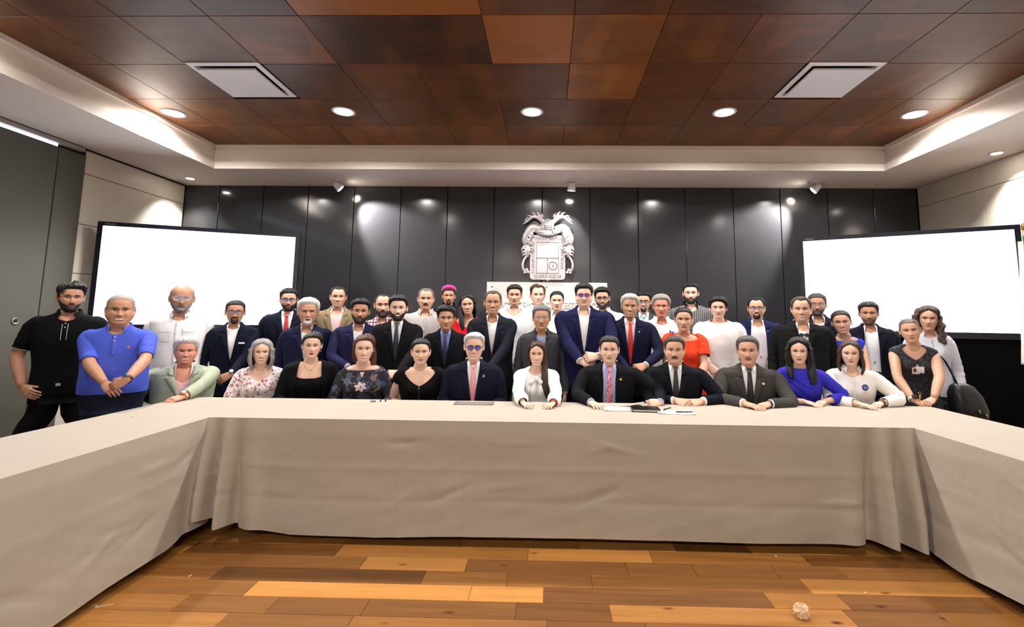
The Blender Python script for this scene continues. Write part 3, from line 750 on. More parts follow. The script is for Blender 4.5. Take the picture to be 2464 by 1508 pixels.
for k, (u, v, lb) in enumerate(((898, 967, 'small grey object on the table edge before the woman in dark floral blouse'),
                                (915, 966, 'short dark clip standing at the table edge'), (927, 966, 'tall dark clip at the table edge beside the bare arm'))):
    p = at(u, v, z=TZ); g = G()
    if k == 0: g.blob((0, 0, 0.008), (0.022, 0.012, 0.008)); g.tube([(-0.02, 0, 0.012), (0.02, 0, 0.012)], 0.003, 6)
    else: g.tube([(0, 0, 0), (0.004, 0, 0.012), (-0.004, 0, 0.018 + 0.006 * k)], [0.007, 0.005, 0.003], 8)
    o = obj('table_clip', g, mat('clip_dark%d' % (k > 0), ((120, 124, 128), (50, 46, 48))[k > 0], 0.4), loc=(p[0], p[1], TZ)); tag(o, lb, 'clip')
for (u, v, lb) in ((319, 1003, 'tiny yellow crumb on the left beige tablecloth'), (2213, 1012, 'tiny white scrap on the right beige tablecloth')):
    p = at(u, v, z=TZ); g = G(); g.blob((0, 0, 0.002), (0.014, 0.004, 0.003), 6, 8)
    tag(obj('paper_scrap', g, mat('scrap_%d' % u, (214, 190, 130) if u < 1000 else (250, 248, 244), 0.7), loc=(p[0], p[1], TZ)), lb, 'scrap')
# crumpled paper ball, lint and thread on the floor
p = at(1928, 1484, z=0.0); g = G(); r_ = np.random.RandomState(3)
ph = np.linspace(0.05, np.pi - 0.05, 14); tt = np.arange(20) / 20 * 2 * np.pi
D = np.stack([np.sin(ph)[:, None] * np.cos(tt), np.sin(ph)[:, None] * np.sin(tt), np.cos(ph)[:, None] * np.ones(20)], -1)
rad = 0.034 * (1 + 0.22 * vnoise(D[..., 0] * 3 + D[..., 2] * 2, D[..., 1] * 3, 8, 7, 2.2) + 0.10 * r_.normal(0, 1, D.shape[:2]))
P = D * rad[..., None]; P[..., 2] = np.maximum(P[..., 2] + 0.028, 0.0); idx = g.grid(P, cv=True, flip=True); g.poly(idx[0]); g.poly(idx[-1][::-1])
tag(obj('paper_ball', g, mat('crumpled_paper', (214, 178, 140), 0.8), smooth=False, loc=(p[0], p[1], 0)), 'crumpled pale paper ball lying on the wooden floor', 'paper ball')
p = at(235, 1461, z=0.0); g = G(); q = np.linspace(0, 1, 40)
g.tube(np.stack([-0.04 + 0.085 * q + 0.012 * np.sin(9 * q), 0.012 * np.sin(7 * q + 1) + 0.02 * q, 0.0022 + 0.001 * np.sin(20 * q)], -1), 0.0011, 5)
tag(obj('white_thread', g, mat('thread_white', (220, 215, 205), 0.8), loc=(p[0], p[1], 0)), 'white thread lying on the floor beside the left tablecloth', 'thread')
for (u, v, rz, lb) in ((1867, 1337, 1.8, 'white lint speck on the floor before the middle table'), (2084, 1427, 0.2, 'tiny pale speck on the floor near the right tablecloth'), (458, 1386, 1.2, 'tiny white speck on the floor near the left tablecloth')):
    p = at(u, v, z=0.0); g = G(); g.tube([(-0.01, 0, 0.002), (0, 0.003, 0.003), (0.012, 0, 0.002)], [0.002, 0.003, 0.001], 6)
    tag(obj('lint_speck', g, mat('thread_white', (220, 215, 205)), loc=(p[0], p[1], 0), rot=(0, 0, rz)), lb, 'lint')
# ================================================================== PEOPLE
def cr(xk, yk, x):
    """smooth (cubic Hermite) table look-up"""
    xk = np.asarray(xk, float); yk = np.asarray(yk, float); x = np.clip(x, xk[0], xk[-1])
    m = np.gradient(yk, xk)
    i = np.clip(np.searchsorted(xk, x) - 1, 0, len(xk) - 2)
    h = xk[i + 1] - xk[i]; t = (x - xk[i]) / h
    return ((2 * t ** 3 - 3 * t ** 2 + 1) * yk[i] + (t ** 3 - 2 * t ** 2 + t) * h * m[i] + (-2 * t ** 3 + 3 * t ** 2) * yk[i + 1] + (t ** 3 - t ** 2) * h * m[i + 1])
def sstep(a, b, x):
    t = np.clip((x - a) / (b - a), 0, 1); return t * t * (3 - 2 * t)
gs = lambda x, s: np.exp(-(x / s) ** 2)
# head: height of ring at the front, at the back, half width, front depth, back depth
HT = np.array([
 (-.110, -.062, .066, .050, .070), (-.060, -.024, .062, .047, .066), (-.026, .004, .059, .052, .064), (-.010, .018, .053, .069, .064),
 (.003, .030, .048, .081, .067), (.014, .040, .051, .088, .071), (.030, .052, .057, .0885, .077), (.046, .066, .063, .0895, .082),
 (.060, .078, .0675, .0900, .088), (.075, .090, .0710, .0900, .093), (.090, .102, .0738, .0890, .097), (.105, .114, .0755, .0875, .100),
 (.118, .125, .0765, .0870, .102), (.132, .137, .0770, .0900, .103), (.150, .152, .0772, .0905, .103), (.170, .171, .0755, .0860, .099),
 (.190, .190, .0705, .0760, .089), (.207, .207, .0600, .0610, .073), (.220, .220, .0440, .0440, .052), (.2285, .2285, .0235, .0225, .027), (.231, .231, .0005, .0005, .0005)])
NOSE_Z = [.055, .063, .069, .075, .081, .091, .103, .114, .124, .136]
NOSE_H = [0, .002, .012, .0250, .0262, .0205, .0140, .0085, .004, 0]
NOSE_S = [.013, .014, .0155, .0140, .0118, .0094, .0082, .0078, .0088, .010]
HT[:, 2] *= np.interp(HT[:, 0], [-.11, 0, .2, .231], [1.06, 1.05, 1.07, 1.0])
HCAP = np.array([0, 0, 0.13])
class Head:
    def __init__(s, jaw=1.0, fat=0.0, nose=1.0, wide=1.0, chin=1.0):
        s.jaw, s.fat, s.nose, s.wide, s.chin = jaw, fat, nose, wide, chin
    def tab(s, t):
        zb = cr(HT[:, 0], HT[:, 1], t); w = cr(HT[:, 0], HT[:, 2], t); yf = cr(HT[:, 0], HT[:, 3], t); yb = cr(HT[:, 0], HT[:, 4], t)
        low = 1 - sstep(0.06, 0.12, t); low2 = sstep(-0.03, 0.0, t)
        w = w * s.wide * (1 + (s.jaw - 1) * low * low2 + s.fat * low)
        return zb, np.maximum(w, .0004), np.maximum(yf, .0004), np.maximum(yb, .0004)
    def pt(s, a, t, off=0.0):
        a = np.asarray(a, float); t = np.asarray(t, float)
        a, t = np.broadcast_arrays(a, t)
        zb, w, yf, yb = s.tab(t)
        sn, c = np.sin(a), np.cos(a)
        e = 0.92
        x = w * np.sign(sn) * np.abs(sn) ** e
        y = np.where(c > 0, -yf * np.abs(c) ** e, yb * np.abs(c) ** e)
        z = t + (zb - t) * (1 - c) / 2
        fr = sstep(0.05, 0.5, c)
        ax = np.abs(x)
        d = s.nose * np.interp(t, NOSE_Z, NOSE_H) * gs(x, np.interp(t, NOSE_Z, NOSE_S) * (0.5 + 0.5 * s.nose))
        d = d + 0.0055 * s.nose * gs(ax - 0.0135, .0052) * gs(t - .0715, .006)
        d = d - 0.0108 * gs(ax - .030, .0165) * gs(t - .1165, .0105) - .004 * gs(ax - .016, .007) * gs(t - .119, .012)
        d = d + 0.0055 * gs(t - .1335, .0072) * gs(ax - .026, .024)
        d = d + (0.0045 + 0.02 * s.fat) * gs(ax - .040, .018) * gs(t - .086, .019)
        d = d + 0.0042 * gs(x, .021) * (gs(t - .0535, .0048) + 1.05 * gs(t - .0420, .0058)) - 0.003 * gs(x, .026) * gs(t - .0475, .0022)
        d = d - 0.0035 * gs(x, .02) * gs(t - .031, .006) - .0022 * gs(ax - .031 - (.065 - t) * .25, .004) * sstep(.035, .05, t) * sstep(.085, .07, t)
        d = d + 0.005 * s.chin * gs(x, .019) * gs(t - .014, .012)
        d = d - 0.002 * gs(ax - .062, .014) * gs(t - .15, .014)
        y = y - d * fr
        P = np.stack([x, y, z], -1)
        if np.any(np.asarray(off) != 0):
            D = P - HCAP; D[..., 2] *= sstep(.10, .17, t)
            D /= np.linalg.norm(D, axis=-1, keepdims=True) + 1e-9
            P = P + D * np.asarray(off)[..., None] if np.ndim(off) else P + D * off
        return P
    def face(s, x, t, off=0.0):
        """point of the face front for a sideways distance x"""
        x = np.asarray(x, float); t = np.asarray(t, float); x, t = np.broadcast_arrays(x, t)
        _, w, _, _ = s.tab(t)
        q = np.clip(np.abs(x) / w, 0, 0.98) ** (1 / 0.92)
        a = np.arcsin(q) * np.sign(x)
        P = s.pt(a, t)
        n = np.stack([np.sin(a), -np.cos(a), 0 * a], -1)
        return P + n * (np.asarray(off)[..., None] if np.ndim(off) else off)

# torso: drop below the chin, half width, front depth, back depth
TT_M = np.array([(-.01, .060, .053, .060), (.02, .060, .052, .060), (.035, .062, .055, .064), (.050, .075, .062, .072), (.062, .098, .070, .082), (.075, .138, .078, .090), (.090, .182, .085, .096), (.108, .203, .092, .100),
 (.14, .207, .102, .104), (.20, .203, .116, .106), (.27, .196, .122, .104), (.36, .182, .116, .098), (.45, .172, .110, .094), (.54, .176, .112, .102), (.63, .182, .112, .112), (.72, .178, .104, .108)])
TT_F = np.array([(-.01, .051, .047, .054), (.02, .051, .046, .054), (.035, .053, .049, .058), (.050, .066, .056, .066), (.062, .088, .063, .076), (.075, .122, .070, .084), (.090, .158, .077, .090), (.108, .174, .083, .094),
 (.14, .178, .092, .098), (.20, .178, .104, .100), (.27, .170, .112, .096), (.36, .152, .100, .088), (.45, .148, .098, .086), (.54, .166, .104, .104), (.63, .182, .106, .118), (.72, .180, .100, .112)])
NEXP = 2.5
ss_ = lambda v: np.sign(v) * np.abs(v) ** (2 / NEXP)

def hand_mesh(bends, spread=0.06, thumb=(0.55, 0.75, -0.15), thumb_bend=0.3, cup=0.0):
    """one hand as a single continuous surface: wrist at 0, fingers along +x, palm down, thumb at +y"""
    g = G()
    ring = lambda x, w, h, z=0.0: [(x, w * np.sign(np.cos(a)) * abs(np.cos(a)) ** .8, z + h * np.sign(np.sin(a)) * abs(np.sin(a)) ** .8) for a in np.linspace(0, 2 * np.pi, 16, endpoint=False)]
    P = np.array([ring(-.022, .020, .016), ring(-.012, .025, .019), ring(0, .028, .019), ring(.02, .033, .018), ring(.05, .040, .0165), ring(.08, .042, .014), ring(.095, .038, .011)])
    idx = g.grid(P, cv=True); g.poly(idx[0][::-1]); g.poly(idx[-1])
    for k, (y, L_, r) in enumerate(((.030, .072, .0092), (.0105, .081, .0095), (-.0095, .075, .0092), (-.0285, .060, .0082))):
        p = np.array([.084, y, .0]); d = 0.0; pts = [p - np.array([.015, 0, 0]), p]; rad = [r * 1.05, r * 1.05]
        yaw_ = (1.5 - k) * spread
        for j, fr in enumerate((.45, .31, .24)):
            d += bends[j] * (1 + 0.12 * k)
            v = np.array([math.cos(d) * math.cos(yaw_), math.cos(d) * math.sin(yaw_), -math.sin(d)])
            for q in (.5, 1.0):
                pts.append(p + v * L_ * fr * q); rad.append(r * (1.0 - 0.10 * j - 0.05 * q))
            p = p + v * L_ * fr
        pts.append(p + v * r * .6); rad.append(r * .5)
        g.tube(pts, rad, 9)
    t = np.array(thumb, float); t /= np.linalg.norm(t)
    p0 = np.array([.012, .018, -.004]); p1 = p0 + t * .042; t2 = t * math.cos(thumb_bend) + np.array([math.sin(thumb_bend), 0, 0]); t2 /= np.linalg.norm(t2)
    p2 = p1 + t2 * .030; p3 = p2 + t2 * .024
    g.tube([p0, p0 + t * .02, p1, (p1 + p2) / 2, p2, (p2 + p3) / 2, p3, p3 + t2 * .005], [.015, .0145, .0118, .0108, .0104, .0102, .0085, .004], 9)
    me = g.mesh('hand_src'); o = link('hand_src', me)
    md = o.modifiers.new('r', 'REMESH'); md.mode = 'VOXEL'; md.voxel_size = 0.0026
    sm = o.modifiers.new('s', 'SMOOTH'); sm.iterations = 3; sm.factor = 0.5
    dc = o.modifiers.new('d', 'DECIMATE'); dc.ratio = 0.28
    dg = bpy.context.evaluated_depsgraph_get(); dg.update()
    ev = o.evaluated_get(dg).to_mesh()
    V = np.zeros(len(ev.vertices) * 3); ev.vertices.foreach_get('co', V); V = V.reshape(-1, 3)
    F = [list(p.vertices) for p in ev.polygons]
    o.evaluated_get(dg).to_mesh_clear(); bpy.data.objects.remove(o)
    return V, F
HANDS = {
    'flat': hand_mesh((.10, .12, .08), .10, (.62, .70, -.10), .25),
    'relax': hand_mesh((.35, .45, .3), .03, (.80, .50, -.30), .2),
    'hang': hand_mesh((.22, .28, .2), .05, (.85, .40, -.25), .15),
    'fist': hand_mesh((1.15, 1.5, 1.0), .02, (.72, .42, -.55), .6),
    'clasp': hand_mesh((.55, .75, .4), .03, (.86, .45, -.12), .35),
}
def skin_mat(c):
    k = 'skin_%d_%d_%d' % tuple(c)
    if k in MATS: return MATS[k]
    m = mat(k, tuple(int(v * .95) for v in c), 0.52, noise=0.05, nscale=26, bump=0.03, bscale=160, spec=0.35)
    return m
def hair_mat(c):
    return mat('hair_%d_%d_%d' % tuple(c), c, 0.5, noise=0.30 if max(c) < 100 else .12, nscale=45, bump=0.35, bscale=70, stretch=(3.5, 0.6, 0.6), spec=0.35)
def cloth_mat(c, rough=0.85):
    dk = max(c) < 110
    return mat('cloth_%d_%d_%d' % tuple(c), tuple(int(v * .78) for v in c) if dk else c, rough, noise=0.05, nscale=9, bump=0.5, bscale=11, spec=.12 if dk else .3)
def pattern_mat(kind, c1, c2, c3=None):
    key = 'pattern_%s_%s_%s' % (kind, c1, c2)
    if key in MATS: return MATS[key]
    m = mat(key, c1, 0.8); nt = m.node_tree; N = nt.nodes; L = nt.links; b = N['Principled BSDF']
    tc = N.new('ShaderNodeTexCoord'); out = None
    def mix(fac, a, bcol, link_a=None):
        mx = N.new('ShaderNodeMix'); mx.data_type = 'RGBA'; L.new(fac, mx.inputs[0])
        if link_a is not None: L.new(link_a, mx.inputs[6])
        else: mx.inputs[6].default_value = rgba(a)
        mx.inputs[7].default_value = rgba(bcol); return mx.outputs[2]
    def band(axis, freq, lo, hi, rot=0.0):
        mp = N.new('ShaderNodeMapping'); mp.inputs['Rotation'].default_value = (0, rot, 0); L.new(tc.outputs['Object'], mp.inputs['Vector'])
        sx = N.new('ShaderNodeSeparateXYZ'); L.new(mp.outputs[0], sx.inputs[0])
        mu = N.new('ShaderNodeMath'); mu.operation = 'MULTIPLY'; mu.inputs[1].default_value = freq; L.new(sx.outputs[axis], mu.inputs[0])
        fr = N.new('ShaderNodeMath'); fr.operation = 'FRACT'; L.new(mu.outputs[0], fr.inputs[0])
        gt = N.new('ShaderNodeMath'); gt.operation = 'COMPARE'; gt.inputs[1].default_value = (lo + hi) / 2; gt.inputs[2].default_value = (hi - lo) / 2
        L.new(fr.outputs[0], gt.inputs[0]); return gt.outputs[0]
    def blot(scale, p0, p1, seed=0.0, vor=False):
        mp = N.new('ShaderNodeMapping'); mp.inputs['Location'].default_value = (seed, seed * 2, seed * 3); L.new(tc.outputs['Object'], mp.inputs['Vector'])
        if vor: n = N.new('ShaderNodeTexVoronoi'); n.inputs['Scale'].default_value = scale; o = n.outputs['Distance']
        else: n = N.new('ShaderNodeTexNoise'); n.inputs['Scale'].default_value = scale; n.inputs['Detail'].default_value = 2; o = n.outputs['Fac']
        L.new(mp.outputs[0], n.inputs['Vector'])
        rp = N.new('ShaderNodeValToRGB'); rp.color_ramp.elements[0].position = p0; rp.color_ramp.elements[1].position = p1
        if p0 > p1:
            rp.color_ramp.elements[0].position = p1; rp.color_ramp.elements[1].position = p0
            rp.color_ramp.elements[0].color = (1, 1, 1, 1); rp.color_ramp.elements[1].color = (0, 0, 0, 1)
        L.new(o, rp.inputs[0]); return rp.outputs[0]
    if kind == 'vstripe': out = mix(band(0, 75, 0, .4), c1, c2)
    elif kind == 'vstripe_wide': out = mix(band(0, 48, 0, .45), c1, c2)
    elif kind == 'plaid':
        out = mix(band(0, 32, 0, .3), c1, c2); out = mix(band(2, 32, 0, .3), None, c2, out); out = mix(band(0, 16, .55, .7), None, c3, out); out = mix(band(2, 16, .55, .7), None, c3, out)
    elif kind == 'diagonal': out = mix(band(2, 95, 0, .5, 0.6), c1, c2)
    elif kind == 'paisley':
        out = mix(blot(70, .47, .5), c1, c2); out = mix(blot(110, .56, .6, 3.0), None, c3, out)
    elif kind == 'dots':
        out = mix(blot(120, .30, .22, 0, True), c1, c2)
    elif kind == 'floral_light':
        out = mix(blot(30, .42, .32, 0, True), c1, c2); out = mix(blot(38, .24, .18, 4.0, True), None, c3, out); out = mix(blot(55, .66, .68, 2.0), None, (60, 60, 64), out)
    elif kind == 'floral_dark':
        out = mix(blot(12, .56, .62, 1.0), c1, c2); out = mix(blot(16, .60, .64, 7.0), None, c3, out); out = mix(blot(20, .64, .68, 11.0), None, (140, 112, 88), out)
    L.new(out, b.inputs['Base Color'])
    return m

M_EYEW = mat('eye_white', (196, 184, 176), 0.3)
M_IRIS = mat('eye_iris', (42, 26, 18), 0.2)
M_LASH = mat('lash_dark', (26, 18, 15), 0.6)
M_TEETH = mat('teeth', (240, 234, 222), 0.3)
M_SHOE = mat('shoe_black', (16, 14, 14), 0.35)
M_GOLD = mat('gold', (212, 170, 90), 0.25, metal=1.0)
M_DIAL = mat('watch_dial', (236, 236, 232), 0.3)

HAIRLINE = {   # angle from the front (degrees) -> height of the hair edge on the head
    'short':   ([0, 25, 42, 54, 62, 72, 80, 92, 106, 118, 140, 180], [.187, .186, .181, .167, .144, .104, .104, .138, .134, .070, .045, .040]),
    'recede':  ([0, 18, 32, 46, 60, 72, 80, 92, 106, 118, 140, 180], [.197, .203, .209, .192, .150, .108, .108, .138, .134, .075, .050, .045]),
    'back':    ([0, 25, 42, 56, 66, 76, 86, 96, 110, 140, 180], [.190, .187, .178, .160, .140, .114, .110, .105, .085, .06, .055]),
    'fringe':  ([0, 25, 42, 54, 64, 74, 82, 92, 106, 118, 140, 180], [.178, .175, .168, .158, .135, .095, .095, .12, .12, .065, .045, .04]),
    'long':    ([0, 10, 25, 42, 54, 62, 70, 80, 100, 180], [.200, .194, .184, .168, .145, .118, .09, .07, .06, .055]),
}
class Person: pass

def build_person(S):
    """S: dictionary describing one person of the photograph"""
    F_ = S['sex'] == 'f'
    pT = at(S['u'], S['top'], y=S['Y']); pC = at(S['u'], S['chin'], y=S['Y'])
    zT, zc = pT[2], pC[2]
    X, Y = (pT[0] + pC[0]) / 2, S['Y']
    hair_top = S.get('vol', .012)
    hs = (zT - zc) / (.231 + hair_top)
    hs = min(max(hs, .82), 1.12)
    facing = -math.atan2(X, Y)
    rz = facing * S.get('turn', .75) + S.get('yaw', 0)
    root = empty('person', (X, Y, 0), rz); tag(root, S['label'], 'person', S.get('group'))
    C_, S_ = math.cos(rz), math.sin(rz)
    def loc(p):                     # room -> person space
        d = np.asarray(p, float) - np.array([X, Y, 0]); return np.array([C_ * d[0] + S_ * d[1], -S_ * d[0] + C_ * d[1], d[2]])
    seated = S.get('seat', False)
    s = hs * 1.0 if seated else min(max(zc / 1.485, .86), 1.1)
    bw = S.get('bw', 1.0); belly = S.get('belly', 0.0)
    TT = TT_F if F_ else TT_M
    zhip = .52 if seated else zc - .63 * s
    st = (zc - .106 * s - zhip) / (.63 - .14)
    lean = S.get('lean', .10 if seated else .03); tilt = S.get('tilt', 0.0)
    bust = S.get('bust', 1.0) if F_ else 0
    RS = .034
    def zof(r): return np.where(r < .14, zc - (r - RS) * s, zc - (.14 - RS) * s - (r - .14) * st)
    def torso(a, r, off=0.0):
        a = np.asarray(a, float); r = np.asarray(r, float); a, r = np.broadcast_arrays(a, r)
        k = s * (1 + (bw - 1) * sstep(.03, .12, r))
        w = cr(TT[:, 0], TT[:, 1], r) * k; df = cr(TT[:, 0], TT[:, 2], r) * k; db = cr(TT[:, 0], TT[:, 3], r) * k
        df = df + belly * np.exp(-((r - .47) / .15) ** 2); w = w + belly * .5 * np.exp(-((r - .5) / .16) ** 2)
        w = w + off; df = df + off; db = db + off
        x = w * ss_(np.sin(a)); c = np.cos(a)
        y = np.where(c > 0, -df * ss_(np.abs(c)), db * ss_(np.abs(c)))
        if bust: y = y - .035 * s * bust * gs(np.abs(x) - .075 * s, .055 * s) * gs(r - .27, .07) * sstep(0.1, .6, c)
        z = zof(r)
        y = y + .028 + lean * (zc - z); x = x + tilt * (zc - z)
        return np.stack([x, y, z], -1)
    def front(x, r, off=0.0):
        r = np.asarray(r, float); x = np.asarray(x, float); x, r = np.broadcast_arrays(x, r)
        k = s * (1 + (bw - 1) * sstep(.03, .12, r)); w = cr(TT[:, 0], TT[:, 1], r) * k + belly * .5 * np.exp(-((r - .5) / .16) ** 2) + off
        a = np.arcsin(np.clip(np.abs(x) / w, 0, .99) ** (NEXP / 2)) * np.sign(x)
        return torso(a, r, off)
    # ---------------------------------------------------------------- head placement
    hd = Head(S.get('jaw', 1.0), S.get('fat', 0.0), S.get('nose', .92 if F_ else 1.0), S.get('wide', .97 if F_ else 1.0), .7 if F_ else 1.0)
    hyaw = (facing - rz) * .9 + S.get('hyaw', 0); hroll = S.get('hroll', 0); hpit = S.get('hpit', 0)
    def rotm(k):
        a, b, c = hyaw * k, hroll * k, hpit * k
        Rz = np.array([[math.cos(a), -math.sin(a), 0], [math.sin(a), math.cos(a), 0], [0, 0, 1]])
        Ry = np.array([[math.cos(b), 0, math.sin(b)], [0, 1, 0], [-math.sin(b), 0, math.cos(b)]])
        Rx = np.array([[1, 0, 0], [0, math.cos(c), -math.sin(c)], [0, math.sin(c), math.cos(c)]])
        return Rz @ Ry @ Rx
    HR = rotm(1.0)
    def toh(P): return (np.asarray(P) * hs) @ HR.T + np.array([0, 0, zc])
    ua = np.linspace(-1, 1, 53)[:-1]; ang = np.pi * (.55 * ua + .45 * ua ** 3)
    tl = np.concatenate([np.linspace(-.10, -.012, 7), np.linspace(-.004, .028, 6), np.linspace(.033, .14, 32), np.linspace(.147, .205, 9), [.212, .219, .2245, .2285, .2305]])
    rings = []
    for r in (.60, .52, .44, .36, .29, .23, .18, .14, .118, .102, .088, .076, .066): rings.append(torso(ang, r, -.004))
    low = torso(ang, .05, -.004)
    for t in tl:
        P = hd.pt(ang, np.full_like(ang, t)) * hs
        k = float(sstep(-.10, .0, t))
        P = P @ rotm(k).T + np.array([0, 0, zc])
        if t < -.03:
            q = float(sstep(-.03, -.10, t)) * .55; P = P * (1 - q) + (low * [1, 1, 0] + [0, 0, 0]) * q + P * [0, 0, 1] * q
        rings.append(P)
    gb = G(); idx = gb.grid(np.array(rings), cv=True); gb.poly(idx[-1]); gb.poly(idx[0][::-1])
    for sd in (-1, 1):                               # ears
        uu = np.linspace(0, 2 * np.pi, 17)[:-1]
        E = []
        for q, (rr_, dx) in enumerate(((.35, .004), (.75, .006), (1.0, .011), (1.08, .008), (.9, .002), (.5, -.006))):
            ey = .010 + .018 * rr_ * np.cos(uu) * (1 + .25 * np.sin(uu)) ; ez = .113 + .030 * rr_ * np.sin(uu)
            E.append(np.stack([sd * (.0725 * hd.wide + dx + .35 * (ey + .004)), ey, ez], -1))
        ix = gb.grid(toh(np.array(E)), cv=True); gb.poly(ix[0]); gb.poly(ix[-1])
    # ---------------------------------------------------------------- arms
    L1, L2 = .285 * s, .255 * s
    arms = {}
    sw = cr(TT[:, 0], TT[:, 1], np.array(.13)) * s * bw
    for sd, key in ((-1, 'L'), (1, 'R')):
        sh_ = torso(sd * np.pi / 2, .128) ; sh_ = np.array([sh_[0] - sd * (.026 if F_ else .016) * s, sh_[1], zof(np.array(.128)) + .0])
        A = S.get(key)
        up_ = np.array([0, 0, 1.0]); pose = 'hang'
        if A is None:
            A = 'lap' if seated else S.get('arms', 'down')
        if isinstance(A, str):
            if A == 'down': wr_ = np.array([sd * (sw + .045), -.03, zc - .66 * s]); hdir = np.array([0, -.12, -1]); up_ = np.array([sd, 0, 0.0]); pole = np.array([sd * .5, 1.0, 0])
            elif A == 'front': wr_ = np.array([sd * .10, -.21 - belly, zc - .54 * s]); hdir = np.array([-sd, -.1, -.3]); up_ = np.array([0, -1, .3]); pole = np.array([sd * 1.0, .5, -.2]); pose = 'clasp'
            else: wr_ = np.array([sd * .15, -.20, .70]); hdir = np.array([-sd * .3, -1, -.25]); pole = np.array([sd * .45, .9, -.3]); pose = 'relax'
        else:
            uw, vw, dep, uf, vf, pose = A[:6]
            if dep == 'T': W_ = at(uw, vw, z=TZ + .028); Ft = at(uf, vf, z=TZ + .012)
            else: W_ = at(uw, vw, y=dep); Ft = at(uf, vf, y=dep - .04)
            wr_ = loc(W_); hdir = loc(Ft) - wr_; pole = np.array([sd * 1.0, .25, -.5])
            if dep != 'T': up_ = np.array([sd * .25, -1, .25])
            if len(A) > 6: up_ = np.array(A[6], float)
            if len(A) > 7: pole = np.array(A[7], float)
        d = wr_ - sh_; D = np.linalg.norm(d); l1, l2 = L1, L2
        if D > (l1 + l2) * .985: q = D / ((l1 + l2) * .985); l1 *= q; l2 *= q
        if D < abs(l1 - l2) + .03: D = abs(l1 - l2) + .03
        dn = d / np.linalg.norm(d); ca = (l1 ** 2 + D ** 2 - l2 ** 2) / (2 * l1 * D); ca = min(1, max(-1, ca))
        pv = pole - (pole @ dn) * dn; pv /= np.linalg.norm(pv) + 1e-9
        el = sh_ + dn * l1 * ca + pv * l1 * math.sqrt(max(0, 1 - ca * ca))
        ins = np.array([-sd * .05 * s, 0, .004])
        pts = [sh_ + ins, sh_ + ins * .35] + [sh_ + (el - sh_) * q for q in (.14, .32, .52, .72, .88)]
        pe = el * .6 + (sh_ + (el - sh_) * .8) * .2 + (el + (wr_ - el) * .2) * .2
        pts += [pe] + [el + (wr_ - el) * q for q in (.12, .30, .5, .7, .86, 1.0)]
        P = np.array(pts)
        arms[sd] = dict(P=P, el=el, wr=wr_, sh=sh_, hdir=hdir / (np.linalg.norm(hdir) + 1e-9))
        am = S.get('armk', .86 if F_ else 1.0) * s * (0.5 + .5 * bw)
        rad = np.array([.030, .040, .047, .048, .046, .044, .042, .042, .043, .043, .040, .035, .030, .0275]) * am
        gb.tube(P, rad, 14)
        V, Fc = HANDS[pose]
        hx = arms[sd]['hdir']; hz = up_ - (up_ @ hx) * hx; hz /= np.linalg.norm(hz) + 1e-9; hy = np.cross(hz, hx)
        hk = (.90 if F_ else 1.0) * s * 1.0
        V2 = V * hk * np.array([1, -sd, 1])
        V2 = V2 @ np.stack([hx, hy, hz]) + wr_
        gb.add(V2, Fc if sd < 0 else [f[::-1] for f in Fc])
        arms[sd]['hz'] = hz
    # ---------------------------------------------------------------- legs
    legs = []
    for sd in (-1, 1):
        hp = torso(0, .62); hx_ = sd * .088 * s; hy_ = hp[1] + .11
        hy_ = .03 + lean * (zc - zhip)
        xo = tilt * (zc - zhip)
        if seated: Pl = [(hx_ + xo, hy_ + .02, .535), (sd * .09, hy_ - .16, .545), (sd * .11, hy_ - .36, .545), (sd * .115, hy_ - .45, .51), (sd * .115, hy_ - .46, .40), (sd * .115, hy_ - .43, .22), (sd * .115, hy_ - .42, .075)]
        else:
            sp = S.get('stance', .10); Pl = [(hx_ + xo, hy_, zhip - .02), (sd * .092 + xo, hy_ - .0, zhip - .18), (sd * sp + xo * .8, hy_ - .01, .52 * s), (sd * (sp + .005) + xo * .6, hy_ - .005, .44 * s), (sd * (sp + .01) + xo * .5, hy_ + .01, .24), (sd * (sp + .01) + xo * .5, hy_ + .015, .075)]
        legs.append(np.array(Pl))
        gb.tube(np.array(Pl), np.interp(np.linspace(0, 1, len(Pl)), [0, .3, .6, .8, 1], [.078, .068, .05, .045, .036]) * (.5 + .5 * bw), 8)
    skin = skin_mat(S['skin'])
    body = obj('body', gb, skin, root)
    # ---------------------------------------------------------------- face parts
    lipc = S.get('lips', tuple(int(v) for v in np.array(S['skin']) * (.80, .60, .58)))
    M_LIP = mat('lip_%d_%d_%d' % tuple(lipc), lipc, .4)
    hc = S.get('hair', ('short', (30, 24, 22)))[1]
    bc = S.get('browc', tuple(int(v * .8) for v in hc) if max(hc) < 130 else (110, 96, 86))
    M_BROW = hair_mat(bc)
    closed = S.get('closed', False)
    for sd in (-1, 1):
        g = G(); c0 = hd.face(sd * .0305, .1160, .0025)
        th_ = np.linspace(0, 2 * np.pi, 20, endpoint=False)
        hu, hl_ = (.0056, .0044) if not closed else (.0012, .0012)
        if S.get('squint'): hu *= .72; hl_ *= .72
        E = []
        for r_, b_ in ((.0, .0046), (.0034, .0045), (.0062, .0040), (.0064, .0040), (.0105, .0018), (.0155, -.001)):
            ex = r_ * np.cos(th_); lim = np.sqrt(np.clip(1 - (ex / .0157) ** 2, .02, 1)); ez = np.clip(r_ * np.sin(th_), -hl_ * lim, hu * lim)
            E.append(np.stack([sd * .0305 + ex, np.full(20, c0[1]) - b_ + .35 * (np.abs(sd * .0305 + ex) - .0305) * 1.0, c0[2] + ez + .06 * sd * ex], -1))
        ix = g.grid(toh(np.array(E)), cv=True, mi=0)
        n_ = 20
        for k in range(len(g.M)): g.M[k] = 1 if k < n_ * 2 else 0
        ex = np.linspace(-.0160, .0160, 9); lim = np.sqrt(np.clip(1 - (ex / .0165) ** 2, 0, 1))
